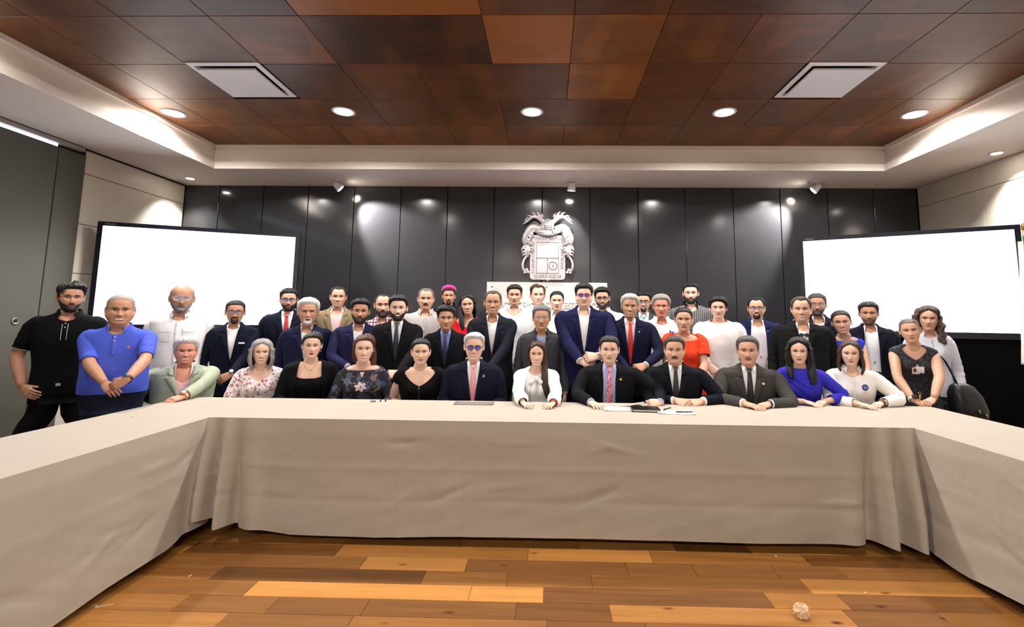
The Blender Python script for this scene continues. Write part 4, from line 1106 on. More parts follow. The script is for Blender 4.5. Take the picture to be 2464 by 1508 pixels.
        up = np.stack([sd * .0305 + ex, np.full(9, c0[1] - .0035) + .35 * (np.abs(sd * .0305 + ex) - .0305), c0[2] + (hu + .0008) * lim + .06 * sd * ex], -1)
        g.tube(toh(up), np.array([.0006, .0012, .0016, .0018, .0018, .0018, .0016, .0013, .0007]) * hs * S.get('lash', 1.0 if not F_ else 1.25), 5, mi=2)
        obj('eye', g, [M_EYEW, M_IRIS, M_LASH], body)
        # eyebrow
        g = G(); q = np.linspace(0, 1, 10); bx = .0125 + .037 * q
        bt = .1318 + .006 * np.sin(np.pi * (.15 + .75 * q)) - .002 * q + S.get('browup', 0)
        th2 = S.get('browk', .8 if F_ else 1.15) * .0033 * np.interp(q, [0, .2, .7, 1], [.75, 1, .85, .25])
        Pm = np.stack([hd.face(sd * bx, bt + th2, .0004), hd.face(sd * bx, bt + th2 * .5, .0026), hd.face(sd * bx, bt - th2 * .5, .0026), hd.face(sd * bx, bt - th2, .0004)], 1)
        g.grid(toh(Pm)); obj('eyebrow', g, M_BROW, body)
    # mouth
    sm = S.get('smile', 1); g = G(); mw = (.0225 + .0045 * sm) * (.95 if F_ else 1.0); q = np.linspace(-1, 1, 17); x = mw * q
    cv = .0042 * sm * q ** 2 - .001 * sm
    op = (.0006, .0006, .0068)[min(sm, 2)] * (1 - q ** 2) if sm >= 2 else .0004 * (1 - q ** 2)
    mid = .0470 + cv; env = np.sqrt(np.clip(1 - q ** 2, 0, 1)); kk = S.get('lipk', 1.15 if F_ else .85)
    cup_ = .0008 * (gs(q - .28, .2) + gs(q + .28, .2))
    def strip(t0, t1, mi):
        ts = [t0 + (t1 - t0) * v for v in (0, .33, .66, 1)]; of = (.0003, .0022, .0024, .0003)
        g.grid(toh(np.stack([hd.face(x, ts[j], of[j]) for j in range(4)], 1)), mi=mi)
    strip(mid + op, mid + op + (.0052 * kk * env + cup_), 0); strip(mid - op - .0066 * kk * env, mid - op, 0)
    if sm >= 2: g.grid(toh(np.stack([hd.face(x, mid - op, .0006), hd.face(x, mid, .0012), hd.face(x, mid + op, .0006)], 1)), mi=1)
    else: g.tube(toh(hd.face(x, mid, .0016)), .0010, 5, mi=2)
    obj('mouth', g, [M_LIP, M_TEETH, M_LASH], body)
    # ---------------------------------------------------------------- hair
    style, hcol = S.get('hair', ('short', (30, 24, 22)))
    HM = hair_mat(hcol); vol = hair_top
    if style != 'none':
        g = G(); na = 96; a = np.linspace(-np.pi, np.pi, na + 1)[:-1]; ad = np.degrees(np.abs(a))
        side_th = S.get('side', .006)
        base = 'long' if style in ('long', 'bob') else style if style in HAIRLINE else 'short'
        if style == 'horseshoe':
            hl = np.interp(ad, *HAIRLINE['short']); lo = np.where(ad < 66, .15, hl)
            top_ = np.interp(ad, [0, 60, 66, 80, 110, 180], [.151, .151, .165, .185, .190, .186])
            tt_ = np.linspace(0, 1, 9)[:, None]; T_ = lo + (top_ - lo) * tt_
            off = side_th * np.sin(np.pi * np.clip(tt_, .02, .98)) ** .5 * np.where(ad < 64, 0, 1) - .001 * (ad < 64)
            g.grid(toh(hd.pt(a[None] + 0 * tt_, T_, off)), cv=True)
        else:
            hl = np.interp(ad, *HAIRLINE[base]) + S.get('hl', 0) * gs(ad, 45)
            jag = .0016 * np.sin(a * 23) + .0012 * np.sin(a * 41 + 1)
            hl = hl + jag * (ad < 60)
            q = np.array([0, .03, .07, .13, .2, .28, .37, .46, .55, .64, .73, .82, .9, .96, 1.0])[:, None]
            T_ = hl + (.2305 - hl) * q
            topw = sstep(.13, .20, T_)
            frontw = np.cos(a)[None] * .5 + .5
            off = side_th + (vol - side_th) * topw + S.get('quiff', 0) * topw * frontw ** 3 * sstep(.215, .19, T_)
            part = S.get('part', 0)
            if part: off = off + .006 * topw * np.tanh(np.sin(a)[None] * part * 4)
            off = off * sstep(-.04, .34, q) ** .8 + .0006
            sd_ = int(S['u']) % 97
            lump = vnoise(a[None] * 3 + 0 * q, T_ * 40, sd_, 6, 1.6)
            off = off * (1 + .30 * lump + .16 * np.sin(a[None] * 19 + 5 * lump + T_ * 30) * sstep(.0, .3, q)) + .0008 * np.sin(a[None] * 37 + T_ * 120)
            Pm = toh(hd.pt(a[None] + 0 * q, T_, off)); ix = g.grid(Pm, cv=True); g.poly(ix[-1])
        if style in ('short', 'recede', 'fringe') and vol > .006:      # combed locks lying on the cap
            rk = np.random.RandomState(int(S['u'])); qd = S.get('quiff', 0)
            for k in range(64):
                af = rk.uniform(-1.9, 1.9); tb = np.interp(abs(math.degrees(af)), *HAIRLINE[base]) + .004
                ts = np.linspace(.226 - rk.uniform(0, .02), tb + rk.uniform(.003, .014), 7)
                tw = rk.uniform(-.25, .25) + .3 * S.get('part', 0)
                aa_ = af + tw * np.linspace(0, 1, 7) ** 1.5
                tw_ = sstep(.13, .20, ts); o_ = side_th + (vol - side_th) * tw_ + qd * tw_ * (np.cos(aa_) * .5 + .5) ** 3 * sstep(.215, .19, ts)
                o_ = o_ * np.interp(np.linspace(0, 1, 7), [0, .6, 1], [.9, .95, .25]) + .0008
                g.tube(toh(hd.pt(aa_, ts, o_)), np.interp(np.linspace(0, 1, 7), [0, .2, .7, 1], [.001, .0042, .0036, .0008]) * hs * (.6 + vol * 25), 5, flat=.8)
        if style in ('long', 'bob'):
            a0 = math.radians(S.get('open', 58)); L_ = S.get('len', .12); n2 = 60
            aa = np.linspace(a0, 2 * np.pi - a0, n2)[None, :]; q = np.linspace(0, 1, 22)[:, None]
            T_ = .205 - .115 * np.clip(q / .42, 0, 1)
            P0 = hd.pt(aa + 0 * q, T_, vol * .85 + .004)
            dn = np.clip((q - .42) / .58, 0, 1)
            flare = S.get('flare', .012); wav = S.get('wave', .003)
            nrm = np.stack([np.sin(aa), -np.cos(aa), 0 * aa], -1)
            P0 = P0 + nrm * (flare * np.sin(np.pi * np.clip(dn * .8 + .2 * (q > .2), 0, 1)) + wav * np.sin(aa * 26 + 7 * dn) + wav * 2.2 * np.sin(dn * 17 + aa * 3) * (wav > .004))[..., None]
            P0[..., 2] = P0[..., 2] - dn * (L_ + .07) * (1 + .05 * np.sin(aa * 9))
            P0[..., 0] *= 1 - .10 * dn * S.get('tuck', 1.0)
            In = P0 - nrm * .016
            P0 = toh(P0); In = toh(In)
            i1 = g.grid(P0); i2 = g.grid(In, flip=True)
            g.grid(np.stack([P0[-1], In[-1]], 0)); g.grid(np.stack([P0[:, 0], In[:, 0]], 0)); g.grid(np.stack([P0[:, -1], In[:, -1]], 0))
        if style == 'back' and S.get('bun', True):
            g.blob(toh(np.array([[0, .115, S.get('bunz', .13)]]))[0], (.034 * hs, .028 * hs, .034 * hs))
        for lk_ in S.get('locks', ()):                # loose locks: points in head space
            Q = np.array(lk_[0], float); tq = np.linspace(0, 1, len(Q)); tt_ = np.linspace(0, 1, 20)
            C = np.stack([np.interp(tt_, tq, Q[:, k]) for k in range(3)], -1)
            for _ in range(2): C[1:-1] = (C[:-2] + 2 * C[1:-1] + C[2:]) / 4
            if S.get('wave', 0) > .004: C[:, 0] += .006 * np.sin(tt_ * 22)
            g.tube(toh(C), np.interp(tt_, [0, .15, .7, 1], np.array(lk_[1]) * hs), 12, up=(0, 1, 0), flat=.55)
        obj('hair', g, HM, root)
    # ---------------------------------------------------------------- beard
    bd = S.get('beard')
    if bd:
        kind, bcol, bth = bd; BM = hair_mat(bcol)
        if kind in ('full', 'stubble', 'goatee'):
            g = G(); lim_a = math.radians(34 if kind == 'goatee' else 82)
            a = np.linspace(-lim_a, lim_a, 45)[None, :]; ad = np.degrees(np.abs(a)); q = np.linspace(0, 1, 14)[:, None]
            hi = np.interp(ad, [0, 14, 18, 30, 45, 62, 82], [.034, .036, .050, .058, .064, .085, .115]) if kind != 'goatee' else np.interp(ad, [0, 14, 18, 26, 34], [.034, .036, .052, .050, .018])
            lo = np.interp(ad, [0, 30, 60, 82], [-.012, -.010, -.002, .02]) if kind != 'goatee' else np.interp(ad, [0, 20, 34], [-.008, -.004, .010])
            T_ = lo + (hi - lo) * q
            off = bth * np.sin(np.pi * np.clip(q, .0, 1)) ** .6 * np.minimum(1, (lim_a - np.abs(a)) * 6 + .12) + .0006
            off = off * (1 + .25 * vnoise(a * 9 + 0 * q, T_ * 200, 5, 6, 2)) + S.get('chinlen', 0) * gs(ad, 22) * sstep(.03, .0, T_)
            Pm = hd.pt(a + 0 * q, T_, off); g.grid(toh(Pm)); obj('beard', g, BM, root)
        if kind in ('full', 'goatee', 'moustache', 'stubble'):
            g = G(); mwid = S.get('mwid', .030); q = np.linspace(-1, 1, 21); x = mwid * q
            dr = -.010 * np.abs(q) ** 2.2 * S.get('droop', 1.0); v = np.linspace(0, 1, 6)
            t0, t1 = .0530, .0640 + .001 * S.get('mth', 0)
            th_ = max(.0012, bth * S.get('mk', .8)) if kind != 'stubble' else .0012
            Pm = np.stack([hd.face(x, t0 + (t1 - t0) * vv * (1 - .35 * np.abs(q) ** 3) + dr, .0004 + th_ * np.sin(np.pi * vv) ** .7 * (1 - .5 * np.abs(q) ** 4)) for vv in v], 1)
            g.grid(toh(Pm)); obj('moustache', g, BM, root)
    # ---------------------------------------------------------------- glasses
    gl = S.get('glasses')
    if gl:
        shape, gcol, tint_refl = gl; g = G(); lens = []
        yg = float(hd.face(.0, .122)[1]) - .010
        hw_, hh_ = {'round': (.0235, .0205), 'rect': (.0260, .0155), 'wire': (.0255, .0170)}[shape]; n_ = {'round': 2.2, 'rect': 4.5, 'wire': 3.2}[shape]
        th_ = np.linspace(0, 2 * np.pi, 29)[:-1]
        if S.get('gl_up'): base_z, yg, tl_ = .215, -.045, -1.0
        else: base_z, tl_ = .1150, 0
        gp = []
        for sd in (-1, 1):
            cx_ = sd * .0325
            ring_ = np.stack([cx_ + hw_ * np.sign(np.cos(th_)) * np.abs(np.cos(th_)) ** (2 / n_), np.zeros(28), hh_ * np.sign(np.sin(th_)) * np.abs(np.sin(th_)) ** (2 / n_)], -1)
            ring_[:, 1] += .18 * np.abs(ring_[:, 0]) ** 1.5 * 2
            gp.append(ring_)
        def place(P):
            P = np.array(P, float)
            if S.get('gl_up'):
                c_, s2 = math.cos(1.0), math.sin(1.0); P = np.stack([P[..., 0], P[..., 1] * c_ + P[..., 2] * s2, -P[..., 1] * s2 + P[..., 2] * c_], -1)
            return toh(P + np.array([0, yg, base_z]))
        rt = {'round': .0024, 'rect': .0020, 'wire': .0011}[shape] * hs
        for ring_ in gp: g.tube(place(np.concatenate([ring_, ring_[:2]])), rt, 6, caps=False)
        g.tube(place([(-.0095, .0, .003), (0, -.003, .006), (.0095, .0, .003)]), rt, 6)
        for sd in (-1, 1):
            xe = .0325 + hw_
            if S.get('gl_up'): tp = [(sd * xe, .012, .006), (sd * (xe + .012), .05, .0), (sd * (xe + .014), .10, -.01)]
            else: tp = [(sd * xe, .010, .007), (sd * (xe + .012), .022, .006), (sd * (.0765 * hd.wide + .002), .095, .004), (sd * (.0765 * hd.wide + .002), .112, -.008)]
            g.tube(place(tp), rt * .9, 6)
        go = obj('glasses', g, mat('rim_%d_%d_%d' % tuple(gcol), gcol, .3), root)
        for ring_ in gp:
            g = G(); P = place(ring_ * [1, 1, 1]); g.add(P, [list(range(28))]); P2 = P - (HR @ np.array([0, 1, 0])) * -.0012; g.add(P2, [list(range(27, -1, -1))])
            obj('lens', g, mat('lens_%d_%d_%d' % tuple(tint_refl), tint_refl, .05, alpha=.28 if not S.get('gl_refl') else .6, spec=.8), go, smooth=False)  # reflections on the glass are put into the lens colour and opacity
    # ================================================================ clothes
    def sleeve(parent, m, k, upto=1.0, name='sleeve', off=0.0, puff=None, cuffring=0, wr=.0):
        """tube round the arm; upto: 1 = wrist"""
        for sd in (-1, 1):
            P = arms[sd]['P']; n = len(P)
            seg = np.concatenate([[0], np.cumsum(np.linalg.norm(np.diff(P, axis=0), axis=1))]); tot = seg[-1]
            uq = np.linspace(0, seg[1] + (tot - seg[1]) * upto, 26)
            C = np.stack([np.interp(uq, seg, P[:, j]) for j in range(3)], -1)
            C[1:-1] = (C[:-2] + 2 * C[1:-1] + C[2:]) / 4
            tq = uq / tot
            rad = np.interp(tq, [0, .10, .16, .3, .45, .57, .7, .85, 1.0], np.array([.052, .061, .0625, .060, .056, .053, .050, .045, .040])) * k * s * (0.45 + .55 * bw) + off
            if puff: rad = rad + puff * gs(tq - .86, .12) * s + puff * .7 * gs(tq - .16, .07) * s
            wrk = .0035 * k * np.sin(tq * 61 + sd) * (gs(tq - .57, .14) + .25) * (1 if k > .9 else .4)
            rad = rad + wrk
            rad[-1] *= .99
            g = G(); R = g.tube(C, rad, 18, caps=False, up=(0, 1, .2))
            inner = C[-1] + (R[-1] - C[-1]) * .88
            g.grid(np.stack([R[-1], inner, inner + (C[-3] - C[-1])[None] * .6], 0), cv=True)
            o = obj(name, g, m, parent)
            if cuffring:
                d = C[-1] - C[-2]; d /= np.linalg.norm(d); g = G(); g.tube([C[-1] - d * .004, C[-1] + d * .012, C[-1] + d * .013], [rad[-1] * .86, rad[-1] * .84, rad[-1] * .76], 16); obj('cuff', g, cuffm, parent)
    def top_garment(name, m, rback, rfront, shape, rbot, off, parent=root, width=1.0, hem_gap=False):
        a = np.linspace(-np.pi, np.pi, 61)[:-1]; ac = np.abs(a)
        if shape == 'v': w_ = np.clip(1 - ac / (1.15 * width), 0, 1); f_ = w_ ** .9
        elif shape == 'scoop': f_ = np.clip(np.cos(np.clip(ac / (1.35 * width), 0, 1) * np.pi / 2), 0, 1) ** .55
        else: f_ = np.clip(np.cos(np.clip(ac / 1.5, 0, 1) * np.pi / 2), 0, 1) ** .9
        rt = rback + (rfront - rback) * f_
        q = np.concatenate([[0, .015, .04], np.linspace(.08, 1, 22)])[:, None]
        R_ = rt + (rbot - rt) * q
        of = off + .004 * vnoise(a[None] * 2.2 + 0 * q, R_ * 9, int(S['u']) % 31, 6, 1.5) * sstep(.12, .3, R_)
        P = torso(a[None] + 0 * q, R_, of)
        g = G(); g.grid(P, cv=True, flip=True)
        In = torso(a, rt, -.002); g.grid(np.stack([In, P[0]], 0), cv=True, flip=True)
        return obj(name, g, m, parent)
    def collar(parent, m, gap, point=.036, off=.006, name='collar', px=None, pr=None, **_):
        """turn-down collar: two wings folded over the neck, meeting at the back"""
        open_ = gap > .3
        px = px if px is not None else (.056 if open_ else .043); pr = pr if pr is not None else (.066 + point)
        for sd in (-1, 1):
            q = np.linspace(0, 1, 24); a = sd * (np.pi + .03 - (np.pi + .03 - gap) * q)
            aa = np.abs(a)
            rt = .012 + .022 * sstep(.35, 1.0, q)
            T_ = torso(a, rt, off + .004)
            B0 = torso(a, .036 + .008 * sstep(0, .5, q), off + .007)
            pt_ = front(sd * px * s, pr, off + .016)
            k = sstep(.52, 1.0, q)[:, None] ** .9
            B_ = B0 * (1 - k) + pt_ * k
            rows_ = []
            for v in (0, .12, .3, .55, .8, 1.0):
                P_ = T_ * (1 - v) + B_ * v
                n_ = P_ * [1, 1, 0] - np.array([0, .03, 0]); n_ /= np.linalg.norm(n_, axis=1, keepdims=True) + 1e-9
                rows_.append(P_ + n_ * ((.002 + .005 * sstep(.5, 1, q))[:, None] * math.sin(math.pi * min(1, v * 1.15 + .12))))
            L_ = np.array(rows_); g = G(); g.grid(L_, flip=sd > 0)
            I_ = L_ - np.array([0, 0, 0]); cen = np.array([0, .03, 0]); d_ = (L_ * [1, 1, 0] - cen); d_ /= np.linalg.norm(d_, axis=-1, keepdims=True) + 1e-9
            I_ = L_ - d_ * .0035; g.grid(I_, flip=sd < 0)
            g.grid(np.stack([L_[-1], I_[-1]], 0)); g.grid(np.stack([L_[:, -1], I_[:, -1]], 0)); g.grid(np.stack([L_[0], I_[0]], 0))
            stn = np.array([torso(a, rt + (.060 - rt) * v, off + .004) for v in (0, .5, 1)]); g.grid(stn)
            obj(name, g, m, parent)
    def tie(m, r_end, knot_r=.070):
        g = G(); rr_ = np.concatenate([[knot_r + .012, knot_r + .018], np.linspace(knot_r + .03, r_end, 16)]); q = np.linspace(0, 1, len(rr_))
        hw2 = np.interp(q, [0, .12, .5, 1], [.011, .015, .027, .037]) * s
        base = front(0 * rr_, rr_, .020)
        L_ = np.stack([base + np.stack([hw2 * k, .003 * abs(k) + 0 * q - .004 * (1 - abs(k)), 0 * q], -1) for k in (-1, -.5, 0, .5, 1)], 1)
        g.grid(L_); g.grid(L_ + np.array([0, .006, 0]), flip=True)
        o = obj('tie', g, m, root)
        g = G(); c0 = front(0., knot_r - .006, .026); c1 = front(0., knot_r + .022, .030)
        pr = np.array([c0, c0 * .65 + c1 * .35, c0 * .2 + c1 * .8, c1])
        th_ = np.linspace(0, 2 * np.pi, 13)[:-1]
        K = np.array([[(p[0] + wd * s * math.cos(t), p[1] + .010 * s * math.sin(t), p[2]) for t in th_] for p, wd in zip(pr, (.0185, .0205, .0165, .0125))])
        ix = g.grid(K, cv=True); g.poly(ix[0]); g.poly(ix[-1][::-1]); obj('knot', g, m, o)
    def jacket(m, rb, xneck=.058, name='jacket', lapels=True, rbot=None, lap_w=.075, lm=None, kof=.020):
        rbot = rbot or (.60 if seated else .74)
        R_ = np.concatenate([np.linspace(.046, .13, 12), np.linspace(.15, rb, 14), np.linspace(rb + .02, rbot, 10)])
        offr = np.interp(R_, [.04, .06, .085, .12, .2, .75], [.014, .016, kof * .85, kof, kof, kof + .012])
        k_ = s * (1 + (bw - 1) * sstep(.03, .12, R_))
        xo = np.where(R_ < rb, np.interp(R_, [.046, .075, rb], [xneck, xneck * .95, .003]) * s, np.where(R_ > rb + .08, .002 + (R_ - rb - .08) * S.get('cut', .06), .001))
        if S.get('jopen'): xo = np.maximum(xo, np.interp(R_, [.046, .2, .75], [xneck * s, S['jopen'], S['jopen'] * 1.15]))
        w = cr(TT[:, 0], TT[:, 1], R_) * k_ + belly * .5 * np.exp(-((R_ - .5) / .16) ** 2) + offr
        a0 = np.arcsin(np.clip(xo / w, 0, .98) ** (NEXP / 2))
        q = np.linspace(0, 1, 57)[None, :]; q = q + .06 * np.sin(2 * np.pi * q) * -.0
        A_ = a0[:, None] + (2 * np.pi - 2 * a0[:, None]) * q
        of = offr[:, None] + .0045 * vnoise(A_ * 1.9, R_[:, None] * 8, int(S['u']) % 53, 6, 1.4) * sstep(.14, .3, R_[:, None])
        P = torso(A_, R_[:, None] + 0 * A_, of)
        inn = torso(A_, R_[:, None] + 0 * A_, of - .010)
        P = np.concatenate([inn[:, :1], P, inn[:, -1:]], 1)
        g = G(); g.grid(P)
        o = obj(name, g, m, root)
        sleeve(o, m, 1.0 + (kof - .02) * 6, S.get('jsl', .985), cuffring=S.get('cuffs', 1))
        if lapels:
            for sd in (-1, 1):
                for kind in ('collar', 'lapel'):
                    if kind == 'collar': rr_ = np.linspace(.042, .135, 9); lw = np.interp(rr_, [.042, .07, .12, .135], [.018, .034, .046, .040]) * s
                    else: rr_ = np.concatenate([[.137, .142], np.linspace(.155, rb, 14)]); lw = np.interp(rr_, [.137, .145, .165, rb], [.030, lap_w * 1.0, lap_w * .96, .008]) * s
                    x0 = np.interp(rr_, R_, xo); of0 = np.interp(rr_, R_, offr)
                    cols_ = []
                    for v, e in ((0, .000), (.04, .006), (.5, .0085), (.96, .006), (1.0, .001)):
                        rr2 = rr_ - (.012 * v if kind == 'collar' else 0)
                        cols_.append(front(sd * (x0 + lw * v), rr2, of0 + e))
                    L_ = np.stack(cols_, 1); g = G(); g.grid(L_, flip=sd < 0); obj(kind, g, lm or m, o)
            a = np.linspace(.6, 2 * np.pi - .6, 30)[None, :]; q = np.linspace(0, 1, 5)[:, None]
            P = torso(a + 0 * q, np.interp(q, [0, 1], [.022, .072]) + 0 * a, np.interp(q, [0, .5, 1], [.013, .022, .022]))
            g = G(); g.grid(P, flip=True); obj('collar', g, lm or m, o)
        for k in range(S.get('buttons', 1)):
            c0 = front(.012 * s, rb + .012 + .075 * k, kof + .006); g = G(); g.blob(c0, (.0075, .003, .0075), 6, 10); obj('button', g, mat('button_dark', (14, 13, 14), .3), o)
        return o
    def trousers(m):
        g = G(); a = np.linspace(-np.pi, np.pi, 33)[:-1]
        if not seated:
            R_ = np.array([.50, .56, .62, .68, .73])[:, None]; ix = g.grid(torso(a[None] + 0 * R_, R_ + 0 * a[None], .006 + 0 * a[None] + 0 * R_), cv=True, flip=True); g.poly(ix[-1])
        else:
            R_ = np.array([.50, .56, .62, .66])[:, None]; ix = g.grid(torso(a[None] + 0 * R_, R_ + 0 * a[None], .004 + 0 * a[None] + 0 * R_), cv=True, flip=True); g.poly(ix[-1])
        for Pl in legs:
            n = len(Pl); t = np.linspace(0, 1, n); tt_ = np.linspace(0, 1, 16)
            C = np.stack([np.interp(tt_, t, Pl[:, j]) for j in range(3)], -1); C[1:-1] = (C[:-2] + 2 * C[1:-1] + C[2:]) / 4
            g.tube(C, np.interp(tt_, [0, .25, .55, .75, 1], [.092, .084, .066, .060, .056]) * (.5 + .5 * bw) + .0015 * np.sin(tt_ * 40), 14)
        obj('trousers', g, m, root)
        for Pl in legs:
            e = Pl[-1]; g = G(); y0 = e[1] + .06
            Q = [(e[0], y0 - v, h * .5) for v, h in ((0, .075), (.03, .085), (.09, .085), (.15, .062), (.21, .048), (.25, .036), (.262, .02))]
            K = []
            for (px, py, pz), w_, h_ in zip(Q, (.026, .036, .038, .042, .044, .036, .014), (.075, .09, .092, .066, .05, .038, .022)):
                th_ = np.linspace(0, 2 * np.pi, 15)[:-1]; K.append([(px + w_ * math.cos(t), py, max(0.001, h_ / 2 + h_ / 2 * math.sin(t))) for t in th_])
            ix = g.grid(np.array(K), cv=True); g.poly(ix[0][::-1]); g.poly(ix[-1]); obj('shoe', g, M_SHOE, root)
    o_ = S['outfit']; kind = o_[0]
    cm = lambda c: c if not isinstance(c, tuple) or not isinstance(c[0], (int, np.integer)) else cloth_mat(c)
    cuffm = None
    tz_end = .60 if seated else .56
    if kind == 'suit':
        _, jc, sc_, tiec = o_; jm = cm(jc); shm = cm(sc_); cuffm = shm
        if tiec: sh2 = top_garment('shirt', shm, .038, .044, 'boat', .56, .006)
        else: sh2 = top_garment('shirt', shm, .040, S.get('vdepth', .125), 'v', .56, .006, width=.55)
        if tiec:
            collar(sh2, shm, .17, point=.030); tie(tiec if not isinstance(tiec, tuple) else mat('tie_%d_%d_%d' % tiec, tiec, .5, noise=.1, nscale=60), S.get('rb', .40) + .10)
        else: collar(sh2, S['colm'] if 'colm' in S else shm, S.get('cgap', .42), point=S.get('cpt', .042), squeeze=S.get('csq', .45), off=S.get('coff', .006))
        jacket(jm, S.get('rb', .40), S.get('xneck', .062), lap_w=S.get('lapw', .075))
    elif kind in ('shirt', 'polo', 'tee', 'blouse'):
        m = cm(o_[1]); cuffm = m
        rbk, rfr, shp = S.get('neck', {'shirt': (.040, .12, 'v'), 'polo': (.040, .115, 'v'), 'tee': (.048, .085, 'boat'), 'blouse': (.055, .15, 'v')}[kind])
        of = S.get('goff', .012)
        rb2 = S.get('rhem', .62 if seated else .66)
        tg = top_garment('shirt' if kind == 'shirt' else {'polo': 'polo_shirt', 'tee': 't_shirt', 'blouse': 'blouse'}[kind], m, rbk, rfr, shp, rb2, of, width=S.get('nw', .55 if kind in ('shirt', 'polo') else 1.0))
        if kind in ('shirt', 'polo') and S.get('collar', True): collar(tg, S.get('colm', m), S.get('cgap', .40), point=S.get('cpt', .034), off=of - .004)
        if kind in ('shirt', 'polo'):
            g = G(); r0 = rfr + .004; rr_ = np.linspace(r0, .27 if kind == 'polo' else .60, 12)
            P = np.stack([front(k * .016 * s + 0 * rr_, rr_, of + e) for k, e in ((-1, .001), (-.9, .0035), (.9, .0035), (1, .001))], 1); g.grid(P); obj('placket', g, m, tg)
            for k in range(2 if kind == 'polo' else 5):
                c0 = front(0., r0 + .03 + .08 * k if kind == 'shirt' else r0 + .012 + .03 * k, of + .006); g = G(); g.blob(c0, (.005, .002, .005), 6, 8); obj('button', g, mat('button_pale', (225, 220, 214), .3), tg)
        sl = S.get('sl', {'shirt': .98, 'polo': .40, 'tee': .36, 'blouse': .98}[kind])
        if sl > .12: sleeve(tg, m, S.get('slk', .98 if sl < .6 else .92), sl, puff=S.get('puff'))
        S['_top'] = tg
    if kind == 'blouse' and S.get('cardigan'):
        jacket(cm(S['cardigan']), .5, S.get('xneck', .075), 'cardigan', lapels=False, kof=.022)
    if S.get('jacket_over'):
        pass
    trousers(cm(S.get('legs', (28, 28, 34))))
    H = Person(); H.__dict__.update(root=root, torso=torso, front=front, arms=arms, s=s, toh=toh, hd=hd, loc=loc, zc=zc, body=body, hs=hs, S=S, zof=zof, X=X, Y=Y, rz=rz)
    # ---------------------------------------------------------------- small worn things
    for w_ in S.get('watch', ()):
        sd = -1 if w_[0] == 'L' else 1; A = arms[sd]; d = A['wr'] - A['el']; d /= np.linalg.norm(d); c0 = A['wr'] - d * .004
        am = S.get('armk', .86 if F_ else 1.0) * s * (0.5 + .5 * bw); r_ = max(.0285 * am + .0035, .03)
        g = G(); g.tube([c0 - d * .009, c0 - d * .006, c0 + d * .006, c0 + d * .009], [r_ * .98, r_ * 1.04, r_ * 1.04, r_ * .98], 18, caps=False); wt = obj('watch', g, mat('strap_%d_%d_%d' % w_[1], w_[1], .4), root)
        if len(w_) > 2:
            n_ = A['hz'] - (A['hz'] @ d) * d; n_ = n_ / np.linalg.norm(n_)
            g = G(); g.tube([c0 + n_ * (r_ * .9), c0 + n_ * (r_ + .007), c0 + n_ * (r_ + .009)], [.0185, .0185, .016], 20); obj('watch_case', g, mat('case_%d_%d_%d' % w_[2], w_[2], .25, metal=.6), wt)
            g = G(); g.tube([c0 + n_ * (r_ + .0085), c0 + n_ * (r_ + .0098)], [.0145, .0145], 20); obj('dial', g, M_DIAL if w_[2][0] > 60 else mat('dial_dark', (18, 18, 22), .2), wt)
    if S.get('pin'):
        x_, r_, c_, sz = S['pin']; g = G(); c0 = front(x_ * s, r_, .034); g.blob(c0, (sz, .003, sz), 6, 12); obj('lapel_pin', g, mat('pin_%d_%d_%d' % c_, c_, .3, metal=.4), root)
    if S.get('square'):
        x_, r_ = S['square']; g = G(); c0 = front(x_ * s, r_, .026); g.box(c0 - np.array([.035, .004, .005]), c0 + np.array([.035, .003, .010])); obj('pocket_square', g, cloth_mat((236, 236, 238)), root, smooth=False)
    if S.get('earring'):
        for sd in (-1, 1):
            g = G(); c0 = toh(np.array([[sd * (.081 * hd.wide), -.002, .079]]))[0]
            if S['earring'] == 'hoop':
                t_ = np.linspace(0, 2 * np.pi, 17); g.tube(c0 + np.stack([0 * t_, .010 * np.cos(t_), -.010 + .010 * np.sin(t_)], -1), .0016, 6)
            else: g.blob(c0, (.005, .004, .005), 6, 8)
            obj('earring', g, M_GOLD if S['earring'] == 'hoop' else mat('pearl', (240, 236, 230), .2), root)
    return H
